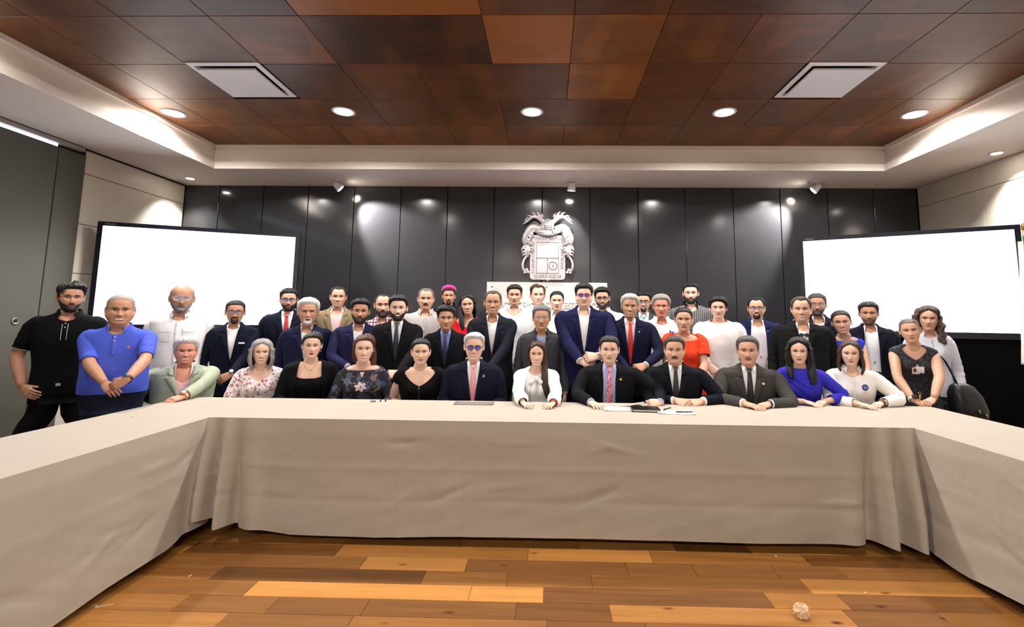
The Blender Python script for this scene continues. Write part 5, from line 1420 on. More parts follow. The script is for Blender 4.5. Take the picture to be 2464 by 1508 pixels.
# ------------------------------------------------------------------ who stands and sits where
SK_A, SK_B, SK_C, SK_D = (228, 186, 164), (212, 164, 138), (194, 143, 115), (168, 120, 94)
BLK, DBR, BRN, GRY, SIL, DGR = (20, 17, 17), (38, 27, 22), (66, 42, 30), (150, 146, 144), (186, 184, 184), (86, 82, 80)
NAVY, NAVY2, BLUE, CHAR, BLACKS, GREYS = (24, 27, 50), (34, 36, 72), (40, 44, 92), (38, 40, 48), (22, 22, 27), (78, 78, 84)
WHT = (236, 234, 234)
pm = pattern_mat
SEAT_Y = 4.08
PEOPLE = [
 # ---- standing, left side
 dict(u=171, top=678, chin=749, Y=3.75, sex='m', label='young bearded man in black polo shirt standing by the grey partition', skin=SK_C, hair=('short', BLK), vol=.020, quiff=.010, part=1,
      beard=('full', (40, 32, 30), .003), outfit=('polo', (14, 14, 17)), L=(54, 932, 3.62, 98, 968, 'hang', (-1, -.6, .2), (-1, .6, -.2)), legs=(12, 12, 15), smile=1, sl=.42, stance=.17, turn=.8, hyaw=.12, bw=1.02, piping=True),
 dict(u=290, top=709, chin=782, Y=3.65, sex='m', label='stout bald man in bright blue polo shirt with hands crossed in front', skin=SK_C, hair=('short', (150, 140, 132)), vol=.004, side=.003, hl=.012, fat=.14, jaw=1.08, bw=1.08, belly=.045,
      outfit=('polo', (70, 88, 196)), L=(252, 922, 3.40, 281, 950, 'relax', (0, -1, .4)), R=(306, 912, 3.36, 254, 938, 'relax', (0, -1, .5)), legs=(38, 44, 66), smile=2, sl=.46, rhem=.57, goff=.018, browc=(80, 66, 58), squint=1, watch=(('R', (30, 28, 26)),), logo='rider'),
 dict(u=438, top=685, chin=751, Y=4.45, sex='m', label='man with glasses and grey beard in white pocketed shirt before left screen', skin=SK_C, hair=('horseshoe', (120, 112, 108)), vol=.002, side=.005, beard=('full', (120, 112, 108), .007), glasses=('wire', (220, 220, 224), (170, 176, 190)),
      outfit=('shirt', WHT), bw=1.1, belly=.02, legs=(60, 60, 70), smile=1, pockets=True),
 dict(u=566, top=722, chin=778, Y=4.62, sex='m', label='man with curled moustache and glasses in navy suit with pocket square', skin=SK_C, hair=('short', DBR), vol=.008, side=.004, beard=('goatee', BLK, .003), mwid=.034, droop=-.2, mk=1.8, glasses=('rect', (50, 44, 60), (150, 150, 175)),
      outfit=('suit', NAVY, WHT, None), R=(557, 899, 4.40, 525, 917, 'hang', (0, -1, .5)), watch=(('R', (34, 30, 30), (180, 178, 176)),), square=(.085, .235), rb=.40, legs=NAVY, vdepth=.10),
 dict(u=695, top=693, chin=747, Y=5.02, sex='m', label='man in navy suit with white shirt, glasses and red tie', skin=SK_B, hair=('short', BLK), vol=.016, beard=('full', (40, 32, 30), .002), glasses=('rect', (30, 26, 50), (110, 90, 190)), outfit=('suit', NAVY, WHT, (166, 36, 44)), bw=1.06, fat=.06, legs=NAVY, tilt=.03),
 dict(u=742, top=715, chin=781, Y=4.58, sex='m', label='older man with white goatee and closed eyes in violet blue suit', skin=SK_C, hair=('short', SIL), vol=.018, side=.010, beard=('goatee', (206, 204, 202), .007), closed=True, outfit=('suit', NAVY2, (228, 226, 222), None), bw=1.05, belly=.02, browc=(150, 144, 140), legs=NAVY2, xneck=.060, smile=0),
 dict(u=814, top=689, chin=739, Y=5.25, sex='m', label='tall man in khaki jacket and pink striped shirt in back row', skin=SK_B, hair=('recede', DBR), vol=.008, side=.005, outfit=('suit', (128, 112, 84), pm('vstripe', (226, 200, 200), (206, 160, 164)), None), smile=2, jaw=1.06, legs=(60, 56, 50), bw=1.05, xneck=.078),
 dict(u=866, top=717, chin=777, Y=4.64, sex='m', label='bearded man in blue suit with open white shirt, left of black suit', skin=SK_C, hair=('short', BLK), vol=.020, quiff=.008, beard=('full', (48, 42, 40), .006), outfit=('suit', (44, 44, 88), WHT, None), L=(836, 882, 4.42, 822, 905, 'hang', (-.5, -1, .2)), legs=(40, 40, 80), smile=1, browk=1.5, bw=1.06, fat=.05, hroll=.05),
 dict(u=922, top=707, chin=762, Y=5.10, sex='m', label='balding man with thick dark beard in red plaid shirt', skin=SK_B, hair=('recede', DBR), vol=.003, side=.003, hl=.006, beard=('full', (40, 32, 30), .009), outfit=('shirt', pm('plaid', (232, 222, 224), (150, 40, 56), (50, 50, 76))), smile=1, legs=(40, 46, 70), chinlen=.006),
 dict(u=958, top=709, chin=770, Y=4.52, sex='m', label='smiling bearded man in black suit with navy tie', skin=SK_A, hair=('short', BLK), vol=.018, quiff=.010, beard=('full', (34, 26, 24), .0035), outfit=('suit', BLACKS, WHT, (28, 30, 56)), R=(961, 897, 4.26, 933, 903, 'relax', (0, -1, .6)), watch=(('R', (226, 226, 226)),), smile=2, rb=.42, legs=BLACKS, bw=1.05),
 dict(u=1025, top=693, chin=745, Y=5.18, sex='m', label='man with black moustache in grey striped shirt in back row', skin=SK_B, hair=('recede', (96, 88, 84)), vol=.006, side=.005, beard=('moustache', BLK, .006), mk=1.4, outfit=('shirt', pm('vstripe', (198, 192, 190), (140, 134, 134))), bw=1.12, fat=.08, smile=0, legs=(40, 40, 46)),
 dict(u=1080, top=690, chin=733, Y=5.45, sex='m', label='person wearing a bright pink beret in the back row', skin=SK_C, hair=('short', BLK), vol=.012, beret=True, beard=('goatee', BLK, .001), outfit=('shirt', (36, 34, 38)), smile=1, legs=(30, 30, 34)),
 dict(u=1127, top=707, chin=757, Y=5.05, sex='f', label='woman with dark shoulder-length hair in red blouse', skin=SK_B, hair=('long', BLK), vol=.014, len=.10, flare=.024, open=66, part=1, locks=(([(-.066, -.03, .14), (-.085, -.05, .06), (-.085, -.075, -.02), (-.075, -.10, -.12), (-.07, -.11, -.17)], [.012, .026, .03, .012]),), outfit=('blouse', (206, 24, 36)), neck=(.055, .17, 'v'), smile=2, legs=(30, 28, 32), hroll=-.10, lips=(176, 70, 76)),
 dict(u=1074, top=733, chin=793, Y=4.60, sex='m', label='short dark-haired man in black suit with light blue shirt', skin=SK_C, hair=('short', BLK), vol=.024, side=.010, outfit=('suit', (20, 21, 28), (126, 138, 206), (26, 30, 70)), smile=1, legs=(20, 20, 26), part=-1),
 dict(u=1186, top=699, chin=756, Y=4.72, sex='m', label='smiling man with short hair in dark suit and open white shirt, centre left', skin=SK_C, hair=('recede', (70, 58, 50)), vol=.007, side=.004, outfit=('suit', (36, 38, 50), WHT, None), smile=2, rb=.40, legs=CHAR, bw=1.04, L=(1168, 905, 4.5, 1150, 920, 'hang', (0, -1, .4)), R=(1180, 884, 4.45, 1160, 892, 'hang', (0, -1, .5)), pin=(.10, .21, (160, 160, 170), .005), square=None),
 dict(u=1238, top=684, chin=734, Y=5.28, sex='m', label='tall man with brown hair in white shirt, left of the sign', skin=SK_B, hair=('short', DBR), vol=.018, quiff=.010, outfit=('shirt', WHT), smile=1, legs=(40, 44, 60), bw=1.06, neck=(.040, .15, 'v')),
 dict(u=1294, top=684, chin=734, Y=5.45, sex='m', label='pale man with side-swept brown hair in front of the sign', skin=(236, 190, 166), hair=('recede', BRN), vol=.014, side=.006, part=-1, quiff=.006, outfit=('shirt', WHT), smile=2, legs=(50, 50, 60), hyaw=.1),
 dict(u=1340, top=700, chin=747, Y=5.35, sex='f', label='woman with hair pulled back in white polo shirt by the sign', skin=SK_A, hair=('back', BLK), vol=.008, side=.006, outfit=('polo', WHT), smile=1, legs=(40, 40, 46), sl=.4),
 dict(u=1303, top=733, chin=793, Y=4.60, sex='m', label='older man with thin glasses in grey suit behind the woman in white', skin=SK_C, hair=('short', (104, 102, 104)), vol=.016, side=.008, glasses=('wire', (180, 170, 160), (190, 180, 176)), outfit=('suit', (76, 76, 82), (150, 162, 196), None), colm=cloth_mat((40, 46, 70)), smile=0, legs=(70, 70, 76), fat=.05, vdepth=.11, browc=(90, 84, 80)),
 dict(u=1405, top=680, chin=738, Y=4.68, sex='m', label='tall man with dark hair and glasses in bright blue suit', skin=SK_A, hair=('short', BLK), vol=.022, side=.010, fat=.14, jaw=1.08, glasses=('rect', (120, 40, 44), (86, 50, 190)), gl_refl=True, outfit=('suit', (30, 32, 76), WHT, None), bw=1.16, belly=.035, L=(1396, 868, 4.38, 1418, 874, 'clasp', (0, -1, .4)), R=(1440, 857, 4.34, 1400, 862, 'clasp', (0, -1, .5)), watch=(('R', (24, 22, 24), (190, 150, 110)),), rb=.43, legs=(26, 28, 60), smile=1),
 dict(u=1450, top=690, chin=742, Y=5.15, sex='m', label='bearded man with dark glasses behind the bright blue suit', skin=SK_B, hair=('short', BLK), vol=.022, quiff=.010, beard=('full', (40, 32, 30), .005), glasses=('rect', (24, 22, 24), (60, 56, 60)), outfit=('shirt', WHT), smile=2, legs=(40, 40, 50), bw=1.06, hroll=-.04),
 dict(u=1515, top=706, chin=764, Y=4.66, sex='m', label='grey-haired man in navy suit with bright red tie', skin=SK_C, hair=('short', (168, 164, 160)), vol=.020, side=.012, outfit=('suit', (28, 30, 62), WHT, (204, 40, 36)), R=(1554, 878, 4.40, 1530, 889, 'relax', (0, -1, .6)), L=(1510, 890, 4.42, 1534, 896, 'relax', (0, -1, .4)), rb=.47, legs=NAVY, smile=2, pin=(.085, .17, (190, 196, 220), .007), hroll=.03, browc=(110, 104, 100)),
 dict(u=1548, top=700, chin=750, Y=5.38, sex='m', label='man with glasses and light blue tie at the back', skin=SK_B, hair=('short', BLK), vol=.016, quiff=.008, beard=('goatee', BLK, .003), glasses=('rect', (26, 22, 24), (120, 110, 120)), outfit=('suit', (84, 84, 90), WHT, (150, 196, 226)), smile=2, legs=(60, 60, 66)),
 dict(u=1591, top=707, chin=763, Y=5.00, sex='m', label='older man with curly grey hair in white shirt with blue logo', skin=(206, 138, 116), hair=('short', (140, 132, 124)), vol=.022, side=.020, outfit=('shirt', WHT), smile=1, legs=(60, 60, 70), logo='blue', browc=(120, 110, 104)),
 dict(u=1662, top=679, chin=730, Y=5.28, sex='m', label='tall bearded young man in grey striped shirt, highest in the back row', skin=SK_A, hair=('short', BLK), vol=.016, quiff=.006, beard=('full', (34, 27, 25), .004), outfit=('shirt', pm('vstripe_wide', (120, 118, 122), (58, 56, 60))), colm=cloth_mat((34, 33, 37)), smile=1, legs=(40, 44, 60)),
 dict(u=1645, top=739, chin=797, Y=4.62, sex='f', label='woman with hair pulled back in bright orange-red top', skin=SK_B, hair=('back', BLK), vol=.008, side=.006, outfit=('blouse', (226, 62, 26)), neck=(.060, .135, 'scoop'), sl=.34, slk=1.25, goff=.018, arms='front', smile=1, legs=(30, 30, 36), bw=1.10, armk=1.0, nw=.8),
 dict(u=1728, top=711, chin=766, Y=4.95, sex='m', label='young man with thick black hair in plain white T-shirt', skin=SK_A, hair=('fringe', BLK), vol=.024, side=.018, hl=.010, outfit=('tee', WHT), L=(1706, 878, 4.66, 1720, 897, 'hang', (0, -1, .3)), smile=0, legs=(30, 30, 36), bw=1.05, sl=.40),
 dict(u=1820, top=714, chin=767, Y=5.05, sex='m', label='man with glasses and goatee in blue blazer and white shirt', skin=SK_B, hair=('recede', BLK), vol=.012, beard=('goatee', BLK, .003), glasses=('rect', (40, 34, 60), (150, 140, 170)), outfit=('suit', (34, 40, 88), (232, 226, 232), None), jopen=.075, arms='front', smile=2, legs=(36, 38, 46), bw=1.08, belly=.03, fat=.10, pin=(.09, .16, (200, 200, 214), .006)),
 dict(u=1928, top=713, chin=773, Y=4.62, sex='m', label='man with closed eyes and hanging sunglasses in black suit', skin=SK_B, hair=('recede', (62, 54, 50)), vol=.012, side=.008, closed=True, outfit=('suit', (27, 26, 29), WHT, None), smile=2, bw=1.10, belly=.03, fat=.10, legs=BLACKS, neckglasses=True, vdepth=.135),
 dict(u=1966, top=705, chin=759, Y=5.12, sex='m', label='bearded man in dark blazer before the right screen, partly hidden', skin=SK_C, hair=('short', (60, 54, 54)), vol=.010, beard=('full', (70, 60, 58), .003), outfit=('suit', (28, 28, 44), (196, 196, 206), None), smile=0, legs=NAVY, glasses=('wire', (120, 110, 110), (160, 150, 160))),
 dict(u=2028, top=746, chin=803, Y=4.64, sex='f', label='woman with hair tied back in sleeveless royal blue dress', skin=SK_B, hair=('back', DBR), vol=.008, side=.006, outfit=('blouse', (34, 56, 200)), neck=(.060, .11, 'boat'), sl=.0, arms='front', smile=2, legs=(34, 56, 200), hroll=-.10, lips=(180, 70, 76)),
 dict(u=2090, top=725, chin=781, Y=4.95, sex='m', label='young man in navy blazer and white shirt before right screen', skin=SK_C, hair=('short', DBR), vol=.016, quiff=.006, outfit=('suit', (26, 27, 42), WHT, None), beard=('stubble', (92, 66, 54), .001), smile=1, jopen=.06, legs=NAVY, bw=1.03),
 dict(u=2194, top=766, chin=824, Y=4.22, sex='f', label='woman with shaved head, sunglasses up and badge leaning on right table', skin=SK_B, hair=('short', (96, 80, 72)), vol=.002, side=.002, outfit=('blouse', pm('dots', (14, 15, 24), (120, 120, 130))), neck=(.056, .20, 'v'), nw=.62, sl=.0, glasses=('round', (20, 18, 24), (150, 140, 190)), gl_up=True, lean=.22, tilt=.05, yaw=.0,
      L=(2196, 961, 3.98, 2228, 977, 'relax', (0, -.6, 1)), R=(2247, 958, 3.96, 2222, 977, 'relax', (0, -.6, 1), (1, .4, .2)), watch=(('L', (220, 214, 210), (30, 30, 34)),), smile=1, hroll=-.12, legs=(16, 16, 22), badge=True, armk=.98, bw=1.04),
 dict(u=2232, top=735, chin=795, Y=4.60, sex='f', label='woman with long wavy brown hair in pale grey shirt at right end', skin=SK_B, hair=('long', (64, 46, 40)), vol=.018, len=.13, flare=.030, wave=.006, open=60, outfit=('shirt', (206, 206, 220)), smile=1, hroll=.06, legs=(60, 60, 66), locks=(([(.07, -.02, .13), (.09, -.03, .05), (.10, -.05, -.04), (.115, -.07, -.12)], [.014, .028, .032, .018]),)),
 # ---- seated behind the table
 dict(u=448, top=808, chin=874, Y=4.12, sex='m', seat=True, label='seated grey-haired man in pale green jacket and pink shirt', skin=(212, 146, 122), hair=('short', (176, 172, 172)), vol=.022, side=.014, fat=.10, jaw=1.06, outfit=('suit', (158, 166, 146), (236, 190, 200), None), L=(372, 992, 3.95, 380, 1030, 'hang'), R=(440, 954, 'T', 398, 966, 'relax', (0, -.3, 1), (1, -.2, .1)), watch=(('R', (200, 170, 120), (226, 200, 150)),), smile=2, bw=1.16, belly=.03, vdepth=.22, xneck=.085, cgap=.62, cpt=.075, coff=.014, cuffs=0, jsl=.95, pin=(.075, .15, (150, 120, 60), .006), squint=1, turn=.9, browc=(120, 108, 100)),
 dict(u=630, top=814, chin=875, Y=SEAT_Y, sex='f', seat=True, label='seated woman with grey shoulder-length hair in floral blouse', skin=SK_A, hair=('long', (140, 136, 136)), vol=.016, len=.075, flare=.026, open=52, outfit=('blouse', pm('floral_light', (236, 228, 226), (196, 128, 148), (160, 62, 96))), neck=(.050, .20, 'v'), nw=.75, smile=2, legs=(40, 40, 50), bust=1.2, bw=1.05, slk=1.0),
 dict(u=751, top=798, chin=861, Y=SEAT_Y, sex='f', seat=True, label='seated woman with dark pulled-back hair, red lipstick and black cardigan', skin=SK_A, hair=('back', BLK), vol=.014, side=.012, part=1, outfit=('blouse', (13, 13, 16)), neck=(.085, .215, 'scoop'), nw=.78, sl=.1, cardigan=(15, 15, 18), jopen=.10, xneck=.10, buttons=0, smile=0, lips=(176, 28, 40), legs=(20, 20, 24), bust=1.3, bw=1.12, earring='hoop', necklace=True, cuffs=0),
 dict(u=876, top=803, chin=870, Y=SEAT_Y, sex='f', seat=True, label='seated woman with brown hair in dark blouse printed with flowers', skin=SK_A, hair=('back', (72, 42, 32)), vol=.014, side=.014, part=1, outfit=('blouse', pm('floral_dark', (26, 27, 40), (70, 84, 112), (96, 78, 96))), neck=(.075, .105, 'boat'), smile=2, legs=(20, 20, 24), bun=False, keyhole=True, flower=True, lips=(196, 96, 96), bust=1.1, locks=(([(-.062, -.045, .17), (-.078, -.03, .12), (-.082, .0, .07), (-.07, .03, .0)], [.012, .02, .022, .014]), ([(.06, .02, .15), (.085, .03, .08), (.088, .03, .0), (.08, .03, -.06)], [.02, .024, .026, .02]))),
 dict(u=1013, top=813, chin=876, Y=SEAT_Y, sex='f', seat=True, label='seated woman with pulled-back black hair in black zip-front dress', skin=SK_A, hair=('back', BLK), vol=.010, side=.008, outfit=('blouse', (13, 13, 15)), neck=(.068, .235, 'v'), nw=.85, sl=.16, slk=1.15, smile=1, legs=(14, 14, 16), bust=1.2, bw=1.05, armk=1.0, earring='pearl', zipper=True, jaw=1.05,
      L=(972, 988, 4.0, 982, 1018, 'hang', (-1, -.3, .2), (-.55, .8, 0)), R=(1066, 988, 4.0, 1056, 1018, 'hang', (1, -.3, .2), (.8, .6, 0))),
 dict(u=1141, top=799, chin=866, Y=SEAT_Y, sex='m', seat=True, label='seated man with silver hair, round glasses and pink striped tie', skin=SK_A, hair=('short', (176, 176, 180)), vol=.016, side=.005, quiff=.012, hl=.007, glasses=('round', (34, 24, 24), (78, 56, 190)), gl_refl=True, outfit=('suit', (27, 28, 50), WHT, pm('diagonal', (214, 112, 130), (238, 178, 186))), smile=2, rb=.47, legs=NAVY, pin=(.092, .165, (130, 150, 130), .011), browc=(90, 84, 82), bw=1.04, cuffs=0),
 dict(u=1291, top=820, chin=879, Y=SEAT_Y, sex='f', seat=True, label='seated woman with long brown hair in white blouse with bow', skin=SK_A, hair=('long', (52, 34, 26)), vol=.014, len=.02, flare=.008, open=64, tuck=1.5, part=1, locks=(([(.058, -.035, .15), (.080, -.02, .08), (.088, -.03, 0), (.080, -.085, -.09), (.088, -.11, -.18), (.105, -.105, -.27), (.125, -.09, -.32)], [.016, .030, .034, .010]),), outfit=('blouse', WHT), neck=(.045, .135, 'v'), nw=.62, puff=.020, slk=1.0, L=(1259, 969, 'T', 1288, 986, 'flat'), R=(1331, 970, 'T', 1302, 987, 'flat'), smile=2, bow=True, legs=(30, 30, 36), bust=1.25, lips=(196, 92, 92), wide=.95, bracelet=True, lash=1.7),
 dict(u=1466, top=807, chin=872, Y=SEAT_Y, sex='m', seat=True, label='seated young man in black suit with lilac shirt and paisley tie', skin=SK_A, hair=('short', (40, 32, 28)), vol=.012, side=.006, fat=.05, outfit=('suit', BLACKS, (176, 178, 222), pm('paisley', (190, 96, 124), (226, 168, 182), (150, 60, 92))), L=(1422, 968, 'T', 1462, 989, 'flat'), R=(1588, 968, 3.80, 1556, 972, 'fist', (0, -.8, .6)), rb=.52, xneck=.068, bw=1.08, smile=1, pin=(.098, .17, (226, 186, 60), .010), legs=BLACKS, jopen=.05, tilt=-.02),
 dict(u=1623, top=807, chin=873, Y=SEAT_Y, sex='m', seat=True, label='seated man with thick moustache and clasped hands in dark suit', skin=SK_B, hl=.005, hair=('short', (60, 50, 44)), vol=.012, side=.006, fat=.10, jaw=1.06, beard=('moustache', (28, 24, 24), .006), mk=1.3, outfit=('suit', (22, 24, 34), WHT, (34, 36, 36)), L=(1628, 964, 'T', 1668, 976, 'clasp', (0, -.9, .8)), R=(1686, 966, 'T', 1646, 974, 'clasp', (0, -.8, .9)), bw=1.08, smile=1, rb=.45, legs=BLACKS, squint=1, jsl=.93),
 dict(u=1799, top=807, chin=876, Y=SEAT_Y, sex='m', seat=True, label='seated man in grey suit and black tie with folded hands', skin=SK_B, hl=.006, hair=('short', (74, 70, 70)), vol=.012, side=.008, fat=.06, beard=('moustache', (120, 96, 84), .0012), outfit=('suit', (84, 80, 78), WHT, (28, 27, 28)), L=(1793, 971, 'T', 1860, 990, 'flat'), R=(1849, 972, 'T', 1815, 983, 'relax', (0, -.2, 1)), rb=.48, smile=1, legs=GREYS, pin=(.10, .185, (220, 210, 200), .011), watch=(('R', (26, 30, 52)),), bw=1.07, jsl=.95),
 dict(u=1922, top=810, chin=875, Y=SEAT_Y, sex='f', seat=True, label='seated woman with long black hair in royal blue blouse', skin=SK_A, hair=('long', (14, 13, 15)), vol=.020, len=.07, flare=.026, open=58, locks=(([(-.064, -.03, .14), (-.084, -.02, .07), (-.088, -.03, 0), (-.078, -.08, -.08), (-.07, -.10, -.13)], [.012, .026, .03, .018]), ([(.064, -.03, .14), (.086, -.02, .07), (.094, -.03, 0), (.100, -.08, -.10), (.105, -.10, -.17)], [.012, .030, .036, .024])), outfit=('blouse', (48, 44, 176)), neck=(.050, .075, 'boat'), smile=1, L=(1936, 966, 'T', 1984, 979, 'flat'), R=(1984, 966, 'T', 1952, 977, 'relax', (0, -.2, 1)), legs=(30, 30, 36), earring='hoop', bust=1.1, puff=.006, lips=(196, 84, 92), sl=.86, lash=1.5, drape=True),
 dict(u=2046, top=818, chin=880, Y=SEAT_Y, sex='f', seat=True, label='seated woman with straight brown hair in white logo shirt', skin=SK_A, hair=('long', (62, 44, 36)), vol=.010, len=.10, flare=.020, open=60, tuck=-.8, outfit=('shirt', (234, 230, 226)), neck=(.042, .14, 'v'), L=(2066, 971, 'T', 2142, 989, 'flat'), R=(2120, 970, 'T', 2086, 983, 'relax', (0, -.2, 1)), smile=0, legs=(40, 40, 50), bust=1.0, logo='round', earring='pearl', slk=1.05, watch=(('R', (60, 44, 36)),), sl=.93, lips=(190, 100, 96), bw=1.05),
]
PP = {}
CHAIR_OF = {448: 'man in the green jacket', 630: 'grey-haired woman', 751: 'woman in the black cardigan', 876: 'woman in the flowered blouse', 1013: 'woman in the black dress', 1141: 'man in round glasses',
            1291: 'woman in the white bow blouse', 1466: 'man in the paisley tie', 1623: 'man with the thick moustache', 1799: 'man in the grey suit', 1922: 'woman in royal blue', 2046: 'woman in the white logo shirt'}
for S in PEOPLE:
    if S.get('seat'): S['group'] = 'people seated behind the table'
    else: S['group'] = 'people standing behind the table'
    PP[S['u']] = build_person(S)
    if S.get('seat'):
        h = PP[S['u']]
        hipp = np.array([0, .05 + S.get('lean', .10) * (h.zc - .52), 0]); c_, s_ = math.cos(h.rz), math.sin(h.rz)
        chair(h.X - s_ * hipp[1], h.Y + c_ * hipp[1], h.rz, 'pale green chair behind the table, under the ' + CHAIR_OF[S['u']])

# ------------------------------------------------------------------ accessories of single people
def patch_on(h, name, m, x0, x1, r0, r1, off, mask=None, parent=None, n=8):
    X_, R_ = np.meshgrid(np.linspace(x0, x1, n), np.linspace(r0, r1, n), indexing='ij'); g = G()
    P = h.front(X_ * h.s, R_, off); g.grid(P, flip=False); g.grid(P + np.array([0, .003, 0]), flip=True)
    return obj(name, g, m, parent or h.root)
def disc_on(h, name, m, x, r, rad, off, k=1.0, parent=None):
    th = np.linspace(0, 2 * np.pi, 25)[:-1]; g = G()
    P = np.array([h.front((x + rad * q * np.cos(th)) * h.s, r + rad * q * k * np.sin(th), off + e) for q, e in ((0.02, .001), (.6, .001), (1.0, 0), (1.0, -.004))])
    ix = g.grid(P, cv=True); g.poly(ix[0]); return obj(name, g, m, parent or h.root)
# piping, belt and buckle of the black polo
h = PP[171]; wm = cloth_mat((200, 200, 200))
for x in (-.017, .017):
    rr_ = np.linspace(.135, .26, 8); g = G(); g.tube(h.front(x * h.s + 0 * rr_, rr_, .017), .0018, 6); obj('piping', g, wm, h.root)
for sd in (-1, 1):
    P = h.arms[sd]['P']; seg = np.concatenate([[0], np.cumsum(np.linalg.norm(np.diff(P, axis=0), axis=1))]); q = seg[1] + (seg[-1] - seg[1]) * .405
    c = np.array([np.interp(q, seg, P[:, j]) for j in range(3)]); c2 = np.array([np.interp(q + .01, seg, P[:, j]) for j in range(3)]); d = (c2 - c) / np.linalg.norm(c2 - c)
    g = G(); g.tube([c, c + d * .004], [.0585, .0585], 20, caps=False); obj('piping', g, wm, h.root)
g = G(); c = h.front(0., .585, .022); g.box(c - np.array([.014, .004, .011]), c + np.array([.014, .004, .011])); obj('belt_buckle', g, M_CHROME, h.root, smooth=False)
h = PP[290]; patch_on(h, 'logo', mat('logo_coral', (224, 92, 100), .7), .092, .106, .205, .222, .022)
# pockets on the white shirt of the man before the left screen
h = PP[438]
for sd in (-1, 1):
    patch_on(h, 'pocket', cloth_mat((226, 224, 224)), sd * .05, sd * .13, .19, .30, .0155); patch_on(h, 'pocket_flap', cloth_mat(WHT), sd * .047, sd * .133, .180, .215, .018)
# pink beret
h = PP[1080]; g = G(); th = np.linspace(0, 2 * np.pi, 41)[:-1]
P = np.array([h.toh(np.stack([w_ * np.cos(th) * (1 + .03 * np.sin(5 * th)), .030 + d_ * np.sin(th), z_ + .34 * d_ * np.sin(th) * -1.0 + 0 * th], -1)) for w_, d_, z_ in ((.078, .098, .172), (.092, .112, .180), (.100, .120, .200), (.094, .112, .224), (.070, .084, .240), (.03, .036, .248), (.002, .002, .249))])
ix = g.grid(P, cv=True); g.poly(ix[-1]); obj('beret', g, mat('beret_pink', (206, 40, 140), .8, bump=.2, bscale=50, sheen=.3), h.root)
# blue logo
h = PP[1591]; M_LG = mat('logo_blue', (66, 70, 180), .7)
patch_on(h, 'logo', M_LG, .075, .088, .165, .195, .017); patch_on(h, 'logo', M_LG, .092, .118, .180, .195, .017)
# sunglasses hanging from an open collar
h = PP[1928]; g = G()
for sd in (-1, 1):
    c = h.front(sd * .022 * h.s, .165, .022); th = np.linspace(0, 2 * np.pi, 19)
    g.tube(c + np.stack([.019 * np.cos(th), 0 * th - .002, .016 * np.sin(th)], -1), .002, 6)
c = h.front(0., .16, .024); g.tube([c + np.array([-.006, 0, .004]), c + np.array([.006, 0, .004])], .002, 6); g.tube([c + np.array([.035, 0, .0]), c + np.array([.02, .01, .03])], .002, 6)
sgl = obj('sunglasses', g, M_BLACK, h.root)
for sd in (-1, 1):
    c = h.front(sd * .022 * h.s, .165, .021); g = G(); g.add(c + np.stack([.0185 * np.cos(th[:-1]), 0 * th[:-1] - .002, .0155 * np.sin(th[:-1])], -1), [list(range(18))]); obj('lens', g, mat('dark_lens', (22, 24, 28), .08), sgl, smooth=False)
# badge, phone case and shoulder bag of the woman on the right
h = PP[2194]; c = h.front(-.005, .275, .05)
bd = patch_on(h, 'id_badge', mat('badge_white', (236, 234, 236), .4), -.045, .050, .255, .325, .018, n=3)
for nm, cc, a in (('badge_corner', (190, 40, 60), (-.045, -.022, .255, .268)), ('badge_photo', (60, 48, 48), (-.034, -.010, .275, .310)), ('badge_stripe', (60, 70, 130), (.015, .050, .312, .325))):
    patch_on(h, nm, mat(nm, cc, .4), a[0], a[1], a[2], a[3], .020, parent=bd, n=3)
patch_on(h, 'badge_clip', M_CHROME, -.008, .008, .236, .256, .018, parent=bd, n=3)
pB = at(2322, 958, y=4.24)
bg = empty('shoulder_bag', (pB[0], pB[1], 0)); tag(bg, 'black leather shoulder bag hanging beside the woman with the badge', 'bag')
g = G(); th = np.linspace(0, 2 * np.pi, 33)[:-1]; zb = pB[2]; S5 = lambda v: np.sign(v) * np.abs(v) ** .6
P = np.array([[(w_ * S5(math.cos(t)) + sx, d_ * S5(math.sin(t)), zb + z_ + .012 * math.sin(3 * t) * (k in (2, 3))) for t in th] for k, (w_, d_, z_, sx) in enumerate(((.10, .05, -.19, .03), (.125, .075, -.175, .03), (.135, .085, -.08, .02), (.12, .075, .03, 0), (.085, .05, .10, -.02), (.05, .02, .125, -.035)))])
ix = g.grid(P, cv=True); g.poly(ix[0][::-1]); g.poly(ix[-1]); M_LEA = mat('black_leather', (26, 27, 31), .38, bump=.25, bscale=25)
obj('bag_body', g, M_LEA, bg)
sp_ = [at(u, v, y=y) - np.array([pB[0], pB[1], 0]) for u, v, y in ((2303, 925, 4.22), (2294, 905, 4.27), (2283, 884, 4.31), (2272, 866, 4.32), (2258, 853, 4.29), (2248, 856, 4.22))]
g = G(); g.tube(sp_, .013, 8, flat=.35, up=(1, 0, 0)); obj('strap', g, M_LEA, bg)
for x, z, yy in ((-.05, .07, -.052), (.03, .07, -.05), (.03, -.08, -.084), (.085, -.11, -.082)):
    g = G(); g.tube([(x, yy, zb + z), (x + .006, yy - .008, zb + z - .015), (x + .010, yy - .006, zb + z - .034)], .005, 6); obj('metal_fitting', g, M_CHROME, bg)
